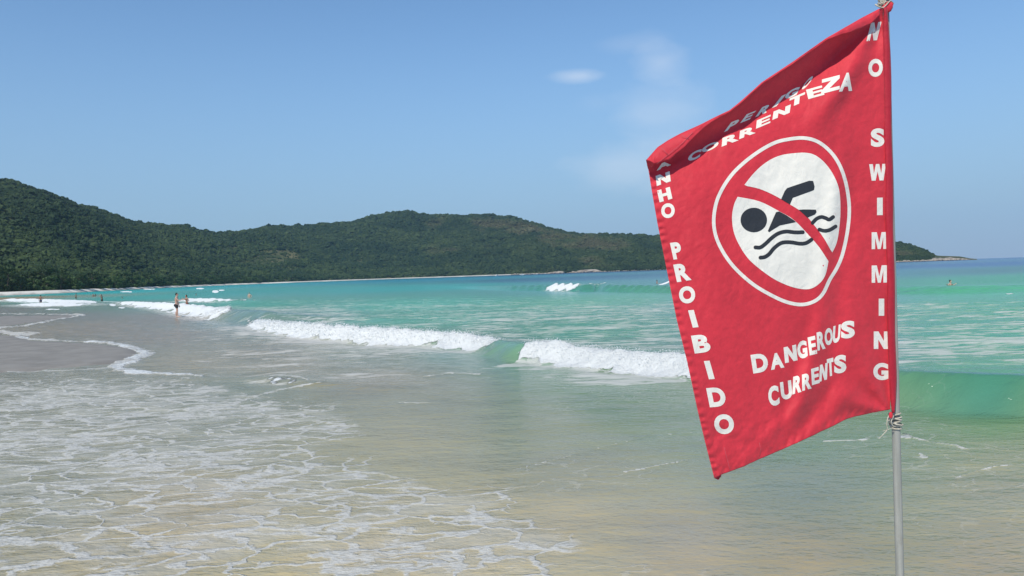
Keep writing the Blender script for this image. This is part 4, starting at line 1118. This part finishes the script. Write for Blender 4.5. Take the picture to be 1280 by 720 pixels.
# torn fold at the lower fly corner, in the darker hem red
bm = bmesh.new(); pts = [(891, 582), (893.5, 598), (898, 600), (902, 594.5), (896, 590)]
vs = [bm.verts.new(tuple(unproj_d(a, b, flag_depth(np.array(float(a)), np.array(float(b))) + .004 + .004 * (i % 2)) - np.array(flag.location))) for i, (a, b) in enumerate(pts)]
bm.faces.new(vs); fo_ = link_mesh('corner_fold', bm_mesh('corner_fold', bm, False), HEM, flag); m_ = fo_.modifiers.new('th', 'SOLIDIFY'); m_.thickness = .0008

# ---- printed lettering, cut to follow the cloth
def print_mesh(name, bm, mat, off, label=None):
    """bm holds flat shapes in photo pixels (x right, y down); cut finely, then laid on the sheet"""
    xs = [v.co.x for v in bm.verts]; ys = [v.co.y for v in bm.verts]
    st = 4.0
    for axis, lo, hi in ((0, min(xs), max(xs)), (1, min(ys), max(ys))):
        q = lo + st
        while q < hi:
            co = Vector((q, 0, 0)) if axis == 0 else Vector((0, q, 0)); no = Vector((1, 0, 0)) if axis == 0 else Vector((0, 1, 0))
            bmesh.ops.bisect_plane(bm, geom=bm.verts[:] + bm.edges[:] + bm.faces[:], plane_co=co, plane_no=no); q += st
    bmesh.ops.triangulate(bm, faces=bm.faces[:])
    a = np.array([v.co[:2] for v in bm.verts]); w = to_flag(a[:, 0], a[:, 1], off)
    for v, p in zip(bm.verts, w): v.co = p
    bm.normal_update()
    for f in bm.faces:
        if f.normal.y > 0: f.normal_flip()
    o = link_mesh(name, bm_mesh(name, bm), mat, flag)
    if label: o['label'] = label
    return o


POLYG = {
    'I': [(0, 0), (1, 0), (1, 1), (0, 1)],
    'E': [(0, 0), (1, 0), (1, .22), (.37, .22), (.37, .4), (.93, .4), (.93, .61), (.37, .61), (.37, .78), (.98, .78), (.98, 1), (0, 1)],
    'H': [(0, 0), (.33, 0), (.33, .38), (.67, .38), (.67, 0), (1, 0), (1, 1), (.67, 1), (.67, .62), (.33, .62), (.33, 1), (0, 1)],
    'T': [(.33, 0), (.67, 0), (.67, .76), (1, .76), (1, 1), (0, 1), (0, .76), (.33, .76)],
    'N': [(0, 0), (.31, 0), (.31, .54), (.68, 0), (1, 0), (1, 1), (.69, 1), (.69, .46), (.32, 1), (0, 1)],
    'M': [(0, 0), (.23, 0), (.23, .70), (.40, 0), (.60, 0), (.77, .70), (.77, 0), (1, 0), (1, 1), (.66, 1), (.5, .36), (.34, 1), (0, 1)],
    'W': [(.15, 0), (.38, 0), (.5, .55), (.62, 0), (.85, 0), (1, 1), (.78, 1), (.72, .42), (.60, 1), (.40, 1), (.28, .42), (.22, 1), (0, 1)],
    'Z': [(0, 0), (1, 0), (1, .24), (.44, .24), (1, .77), (1, 1), (.04, 1), (.04, .76), (.54, .76), (0, .22)]}
FONT_CACHE = {k_: (np.array(v_, float), [tuple(range(len(v_)))]) for k_, v_ in POLYG.items()}
def glyph(ch):
    if ch not in FONT_CACHE:
        cu = bpy.data.curves.new('g', 'FONT'); cu.body = ch; cu.size = 1; cu.offset = .052; cu.resolution_u = 5
        ob = bpy.data.objects.new('g', cu); COL.objects.link(ob); dg = bpy.context.evaluated_depsgraph_get(); dg.update()
        me = bpy.data.meshes.new_from_object(ob.evaluated_get(dg)); v = np.array([x.co[:2] for x in me.vertices]); f = [tuple(p.vertices) for p in me.polygons]
        v = (v - v.min(0)) / (v.max(0) - v.min(0)); FONT_CACHE[ch] = (v, f)
        bpy.data.objects.remove(ob); bpy.data.curves.remove(cu); bpy.data.meshes.remove(me)
    return FONT_CACHE[ch]


def letter(ch, x0, y0, x1, y1, m, k, mat=None):
    W = x1 - x0; H = y1 - y0; den = 1 - abs(m * k)
    h = (H - W * abs(m)) / den; w = W - h * abs(k)
    h = max(h, H * .45); w = max(w, W * .4)
    v, f = glyph(ch); bm = bmesh.new()
    ox = x0 if k >= 0 else x1 - w; oy = y1 if m >= 0 else y1 - w * abs(m)
    if k < 0: ox = x0 + h * abs(k)
    bv = [bm.verts.new((ox + p * w + q * h * k, oy - p * w * m - q * h, 0)) for p, q in v]
    for a in f:
        try: bm.faces.new([bv[i] for i in a])
        except ValueError: pass
    bmesh.ops.triangulate(bm, faces=bm.faces[:])
    print_mesh('letter', bm, WHITE, .0009)


for L in [('N', 1083, 27, 1102, 51.5, .1, .25), ('O', 1085.5, 73, 1103.5, 96.5, .05, .0), ('S', 1088.5, 160, 1105.5, 184, .05, 0), ('W', 1086.5, 204.7, 1107.5, 226, .03, 0), ('I', 1096.3, 247, 1103.4, 269, .02, 0),
          ('M', 1089.6, 290, 1108.4, 311.5, .02, 0), ('M', 1089.6, 331.5, 1108.6, 353.5, .02, 0), ('I', 1098.4, 373.3, 1105.3, 394.7, .0, 0), ('N', 1092.2, 414.3, 1110.6, 436.2, .0, 0), ('G', 1091.6, 453.6, 1110.4, 475.2, .0, 0),
          ('A', 820, 199.5, 839, 213.5, .40, -.1), ('N', 819.5, 214, 838.5, 232.5, .34, -.12), ('H', 821.3, 233.5, 840.5, 253, .30, -.22), ('O', 825.6, 252.8, 844.3, 273.8, .15, -.1), ('P', 837.4, 302, 854, 324.6, .14, -.22), ('R', 841.5, 328, 864.6, 352.8, .16, -.22),
          ('O', 847.5, 356.6, 870.2, 380.4, .12, -.12), ('I', 860, 387.3, 873.2, 409.6, .1, -.28), ('B', 863.6, 417.2, 889.4, 442, .12, -.22), ('I', 879.8, 450.8, 893.4, 474.2, .08, -.28), ('D', 882.6, 483.5, 909, 509.2, .08, -.2), ('O', 891.6, 517, 918.6, 543.4, .06, -.1),
          ('P', 905, 148, 926, 165, .40, .75), ('E', 925, 138, 945.5, 154, .40, .75), ('R', 944, 128, 967, 146.5, .42, .7), ('I', 965, 119, 979, 135, .4, .8), ('G', 979, 107.5, 1001, 125.5, .38, .5), ('O', 1000, 94, 1018.5, 113, .4, .7),
          ('C', 858.6, 185.4, 877.8, 203.2, .40, .3), ('O', 876, 175, 899.5, 192.2, .38, .3), ('R', 902, 164.4, 924.4, 183.4, .38, .1), ('R', 924, 155.8, 945.6, 174, .38, .1), ('E', 945, 143, 963.8, 161, .42, .1), ('N', 965.4, 130.4, 988.6, 150, .42, .15),
          ('T', 986, 115, 1006.4, 135, .42, .1), ('E', 1007.5, 106.6, 1030.6, 124, .28, -.25), ('Z', 1026.5, 93.6, 1049.6, 117.5, .26, .0), ('A', 1048.6, 90.4, 1068, 114.6, .06, .12),
          ('D', 938, 440.6, 961.6, 467, .16, -.16), ('A', 961.4, 439.6, 980.6, 462.6, .2, -.12), ('N', 979.4, 430.6, 997, 454, .24, -.1), ('G', 995.6, 424.6, 1010, 449.6, .26, -.1), ('E', 1009.4, 419.5, 1021.6, 444.4, .25, -.12), ('R', 1020.6, 412.8, 1032, 438.6, .30, -.06),
          ('O', 1030.4, 408.6, 1041.2, 432.8, .3, -.04), ('U', 1040.4, 405.2, 1051, 429.8, .28, .06), ('S', 1051.2, 400, 1068.6, 424, .12, .0),
          ('C', 959.2, 481, 975, 508.6, .2, -.1), ('U', 974.8, 475, 991, 500.6, .22, -.1), ('R', 990.4, 467.6, 1003, 493.2, .3, .05), ('R', 1002.4, 465, 1014.6, 488.8, .28, -.02), ('E', 1013.8, 458.4, 1024.6, 481.6, .3, -.06), ('N', 1024, 453.2, 1034.6, 477.4, .32, .04),
          ('T', 1033.4, 447, 1042.8, 471, .25, -.06), ('S', 1042.6, 442.6, 1058, 467.6, .14, .0)]:
    letter(*L)


def catmull(pts, n=6, closed=True):
    pts = np.array(pts, float); N = len(pts); out = []
    rng = range(N if closed else N - 1)
    for i in rng:
        g = lambda k_: pts[k_ % N] if closed else pts[min(max(k_, 0), N - 1)]
        p0, p1, p2, p3 = g(i - 1), g(i), g(i + 1), g(i + 2)
        for j in range(n):
            q = j / n; out.append(.5 * ((2 * p1) + (-p0 + p2) * q + (2 * p0 - 5 * p1 + 4 * p2 - p3) * q * q + (-p0 + 3 * p1 - 3 * p2 + p3) * q ** 3))
    if not closed: out.append(pts[-1])
    return np.array(out)


def strip(name, pts, wd, mat, off, closed=False, label=None, round_=True):
    p = catmull(pts, 6, closed); n = len(p); bm = bmesh.new(); rows = []
    for i in range(n):
        a = p[(i - 1) % n] if closed else p[max(i - 1, 0)]; b = p[(i + 1) % n] if closed else p[min(i + 1, n - 1)]
        d = b - a; d /= np.linalg.norm(d) + 1e-9; nn = np.array([-d[1], d[0]]); w_ = wd / 2
        rows.append((bm.verts.new((*(p[i] + nn * w_), 0)), bm.verts.new((*(p[i] - nn * w_), 0))))
    m = n if closed else n - 1
    for i in range(m): bm.faces.new((rows[i][0], rows[i][1], rows[(i + 1) % n][1], rows[(i + 1) % n][0]))
    if not closed and round_:
        for i, sg in ((0, -1), (n - 1, 1)):
            d = p[min(i + 1, n - 1)] - p[max(i - 1, 0)]; d = d / np.linalg.norm(d) * sg; nn = np.array([-d[1], d[0]])
            arc = [bm.verts.new((*(p[i] + (nn * math.cos(a) + d * math.sin(a)) * wd / 2), 0)) for a in np.linspace(0, math.pi, 8)]
            bm.faces.new(arc)
    bmesh.ops.remove_doubles(bm, verts=bm.verts[:], dist=.01)
    return print_mesh(name, bm, mat, off, label)


def filled(name, pts, mat, off, label=None):
    bm = bmesh.new(); bm.faces.new([bm.verts.new((a, b, 0)) for a, b in pts]); bmesh.ops.triangulate(bm, faces=bm.faces[:]); return print_mesh(name, bm, mat, off, label)


ring = [(1005, 172.5), (1022, 177), (1037, 188.5), (1048, 203.5), (1055.5, 222), (1060, 243), (1061.6, 265), (1059, 291), (1053, 318), (1046, 335), (1037, 350), (1029, 366.5), (1019, 376), (1004, 380.6), (987, 378.6), (969, 371.5),
        (944, 357.2), (922.5, 339), (907.5, 320.8), (896.5, 300), (892.3, 281), (893.4, 262.5), (898, 246), (908, 227.5), (922, 210.5), (944, 192.4), (967, 179), (986, 174)]
strip('sign_ring', ring, 4.4, WHITE, .0009, True, 'white outer ring of the no swimming symbol')
up_e = [(930.6, 232), (949, 236), (967.5, 244), (986, 254.7), (1005, 267), (1019, 283), (1030, 298), (1040, 315.6)]
white_hi = catmull([(930.6, 231), (940, 219), (951, 208), (964, 199), (978, 193.6), (996, 191.2), (1008, 191), (1019, 194), (1031, 203.5), (1042, 219), (1049, 237.5), (1050.6, 262.5), (1049.2, 284), (1046, 303), (1040.4, 315.6)], 5, False)
filled('sign_panel', list(map(tuple, white_hi)) + list(map(tuple, catmull(up_e, 4, False)[::-1][1:-1])), WHITE, .0009, 'upper white half of the symbol disc')
lo_e = [(922, 246), (949, 251.6), (974, 264), (992.5, 275), (1011, 294), (1024, 309), (1035.6, 326.6)]
white_lo = catmull([(922, 246), (917.5, 256), (915, 272), (917.5, 291), (925, 308), (936, 324), (952, 338), (970.6, 350.5), (992.5, 359.4), (1011, 361.4), (1023.5, 355), (1031.6, 344), (1035.6, 326.6)], 5, False)
filled('sign_panel', list(map(tuple, white_lo)) + list(map(tuple, catmull(lo_e, 4, False)[::-1][1:-1])), WHITE, .0009, 'lower white half of the symbol disc')
# swimmer pictogram
filled('swimmer_head', [(942.3 + 16.6 * math.cos(a), 275 + 15.4 * math.sin(a)) for a in np.linspace(0, 2 * math.pi, 33)[:-1]], INK, .0014)
filled('swimmer_arm', [(976.4, 249.0), (981, 238.5), (984, 235), (1011.5, 225.8), (1016.5, 226.2), (1018.3, 233), (1017.6, 237.4), (1015, 238.6), (991, 247.4), (987.6, 255.6)], INK, .0014)
filled('swimmer_back', [(998.8, 262.3), (1004, 261.8), (1019.8, 262), (1020.8, 265), (1018.6, 268.2), (1009.4, 272.0)], INK, .0014)
filled('swimmer_torso', [(970.0, 265.2), (974, 264.2), (983, 269), (992.3, 275.2), (995, 277.6), (986, 279.6), (975, 281.8), (968, 286), (961.4, 290.4), (959.8, 288.6)], INK, .0014)
strip('wave_line', [(944.3, 309.2), (950.5, 309.2), (957, 304.6), (964, 298), (972.5, 292), (982.5, 289.4), (993, 290.4), (1003.5, 290.3)], 4.8, INK, .0014)
strip('wave_line', [(1015.8, 278.4), (1020.6, 273.6), (1026.6, 271.2), (1032, 272.6), (1036.5, 274.4), (1041.5, 271.2)], 4.6, INK, .0014)
strip('wave_line', [(950.6, 322), (956, 321.2), (961.6, 317.4), (968, 309.8), (977, 303.6), (988, 302.8), (1000, 304.6), (1008, 303.6), (1014.3, 299.6)], 4.8, INK, .0014)
strip('wave_line', [(1024.2, 286.8), (1030, 288.4), (1037, 287.4), (1044.6, 283)], 4.6, INK, .0014)

# pale thread lines on the roll and lower corner
def thread(uv, front=0.012):
    bm = bmesh.new(); tube(bm, [tuple(unproj_d(a, b, float(flag_depth(np.array(float(a)), np.array(float(b)))) - front) - np.array(flag.location)) for a, b in uv], .0004, 5)
    link_mesh('stitching', bm_mesh('stitching', bm), THREAD, flag)


thread([(905, 559), (908, 570), (911, 582), (912.5, 588)], .0006); thread([(949, 553), (951, 562), (949.5, 571)], .0006)

def thread_roll(uv):
    bm = bmesh.new(); pts = []
    for a, b in uv:
        tt_ = float(interp(np.array(float(a)), TOPL)); pts.append(tuple(unproj_d(a, b, float(flag_depth(np.array(float(a)), np.array(tt_))) - .019) - np.array(flag.location)))
    tube(bm, pts, .0005, 5); link_mesh('stitching', bm_mesh('stitching', bm), THREAD, flag)


thread_roll([(851.7, 168.5), (856, 171), (861.5, 174)]); thread_roll([(826.7, 185), (831, 189), (835, 193.5)]); thread_roll([(821, 205), (838, 191), (855, 177), (866, 165)])  # the long last line is a faint crease painted as a pale thread
# rolled fly corner facing the ground, its shade painted in the darker hem red
bm = bmesh.new(); dT = float(flag_depth(np.array(809.), np.array(200.)))
pts = [(807.5, 199.5, -.024), (812, 200.5, -.030), (818, 204, -.026), (815, 209, .004), (810, 211, .006)]
bm.faces.new([bm.verts.new(tuple(unproj_d(a, b, dT + c_) - np.array(flag.location))) for a, b, c_ in pts])
fo_ = link_mesh('corner_fold', bm_mesh('corner_fold', bm, False), HEM, flag); m_ = fo_.modifiers.new('th', 'SOLIDIFY'); m_.thickness = .0008

# ---- cords
t = NT('twine'); tc = t.node('ShaderNodeTexCoord'); n = t.noise(tc.outputs['Object'], 160, 4, .7).outputs['Fac']
t.put(t.p.inputs['Base Color'], t.mix(t.mapr(n, .3, .7), (.34, .30, .22, 1), (.62, .57, .46, 1))); t.p.inputs['Roughness'].default_value = .9; t.put(t.p.inputs['Normal'], t.bump(n, .8, .002))
TW = t.m


def frame_at(v):
    c = Vector(unproj_d(pole_u(v), v, D_POLE).tolist()); return c


def coil(v0, v1, turns, rad, thick, parent, tilt, seed, shift=(0, 0)):
    bm = bmesh.new(); pts = []; n = int(turns * 22); rnd = random.Random(seed)
    for i in range(n + 1):
        q = i / n; a = q * turns * 2 * math.pi + seed; v = v0 + (v1 - v0) * q; c = frame_at(v); r = rad * (1 + .09 * math.sin(a * .5 + seed))
        pts.append(c + Vector((math.cos(a) * r + shift[0], math.sin(a) * r + shift[1], tilt * math.cos(a + .4 * seed))) - Vector(parent.location))
    tube(bm, pts, thick, 7); return link_mesh('coil', bm_mesh('coil', bm), TW, parent)


def twine_end(parent, uv, D, thick):
    bm = bmesh.new(); p = catmull([(*a, d) for a, d in zip(uv, D)], 5, False)
    pts = [Vector(unproj_d(a, b, d).tolist()) - Vector(parent.location) for a, b, d in p]; tube(bm, pts, [thick * (1 - .4 * i / len(pts)) for i in range(len(pts))], 7); return link_mesh('loose_end', bm_mesh('loose_end', bm), TW, parent)


kn = bpy.data.objects.new('cord', None); COL.objects.link(kn); kn.location = frame_at(526); tag(kn, 'beige cord wound round the pole tying the lower corner of the flag', 'cord')
coil(515, 529, 3.0, .0146, .0022, kn, .005, 1.0, (-.002, -.001)); coil(519, 533, 2.2, .0168, .0021, kn, -.004, 2.3, (-.002, -.002)); coil(529, 537, 2.2, .0142, .0022, kn, .001, .4)
twine_end(kn, [(1114, 516), (1110, 522), (1108.5, 530), (1109, 537), (1104, 543), (1098.5, 548.5)], [2.18, 2.17, 2.165, 2.165, 2.16, 2.16], .0017)
o = twine_end(kn, [(1117, 534), (1110, 537), (1103, 539)], [2.18, 2.17, 2.165], .0011)
twine_end(kn, [(1115.5, 513), (1117, 519), (1114, 527), (1117, 534)], [2.176, 2.172, 2.172, 2.178], .0023)
bm = bmesh.new(); ell(bm, (0, 0, 0), (.0055, .004, .009)); o = link_mesh('corner_tuft', bm_mesh('corner_tuft', bm), RED, flag); o.location = Vector(unproj_d(1113.5, 519, 2.168).tolist()) - Vector(flag.location)
kt = bpy.data.objects.new('cord', None); COL.objects.link(kt); kt.location = frame_at(4); tag(kt, 'pale cord knotted round the pole top tying the upper corner of the flag', 'cord')
coil(-8, 4, 2.6, .0158, .0026, kt, .006, .7); coil(1, 9, 1.8, .0165, .0022, kt, -.007, 2.0)
twine_end(kt, [(1094, 5.5), (1098, 8), (1104, 9.5), (1109, 5), (1113, 1), (1117, 4.5)], [2.18, 2.175, 2.172, 2.17, 2.175, 2.185], .0022)
twine_end(kt, [(1103, -2), (1101, 2.5), (1104, 4.5), (1107, 1), (1105, -3)], [2.176] * 5, .0024)
twine_end(kt, [(1104, 9), (1106.5, 12), (1105, 15)], [2.17, 2.168, 2.168], .0022)
bm = bmesh.new(); prev = None
tip = [(1102, 12.5, 3), (1106, 12, 5), (1110, 9.5, 5.2), (1113, 6.5, 4.4), (1115.5, 4.5, 2.2)]
rings = []
for i, (a, b, r) in enumerate(tip):
    c = Vector(unproj_d(a, b, D_POLE - .022).tolist()) - Vector(flag.location); rr_ = r * .0021
    rings.append([bm.verts.new(c + Vector((math.sin(x) * rr_ * -.5, math.cos(x) * rr_ * .7, math.sin(x) * rr_)) * (1 + .25 * math.sin(3 * x + i))) for x in np.linspace(0, 2 * math.pi, 13)[:-1]])
for a, b in zip(rings, rings[1:]):
    for k_ in range(12): bm.faces.new((a[k_], a[(k_ + 1) % 12], b[(k_ + 1) % 12], b[k_]))
bm.faces.new(rings[0]); bm.faces.new(rings[-1][::-1]); link_mesh('upper_corner', bm_mesh('upper_corner', bm), RED, flag)

# ------------------------------------------------------------------ haze
bm = bmesh.new(); bmesh.ops.create_cube(bm, size=1)
for v in bm.verts: v.co = Vector((v.co.x * 11000, 2400 + v.co.y * 6600, (v.co.z + .5) * 330 - 4))
hz = link_mesh('haze', bm_mesh('haze', bm, False)); hm = bpy.data.materials.new('haze_air'); hm.use_nodes = True
hm.node_tree.nodes.remove(hm.node_tree.nodes['Principled BSDF']); pv = hm.node_tree.nodes.new('ShaderNodeVolumePrincipled')
pv.inputs['Color'].default_value = (.55, .76, 1.0, 1); pv.inputs['Density'].default_value = .000055; pv.inputs['Anisotropy'].default_value = .2
hm.node_tree.links.new(pv.outputs[0], hm.node_tree.nodes['Material Output'].inputs['Volume']); hz.data.materials.append(hm); tag(hz, 'thin sea haze over the bay', None, None, 'stuff')
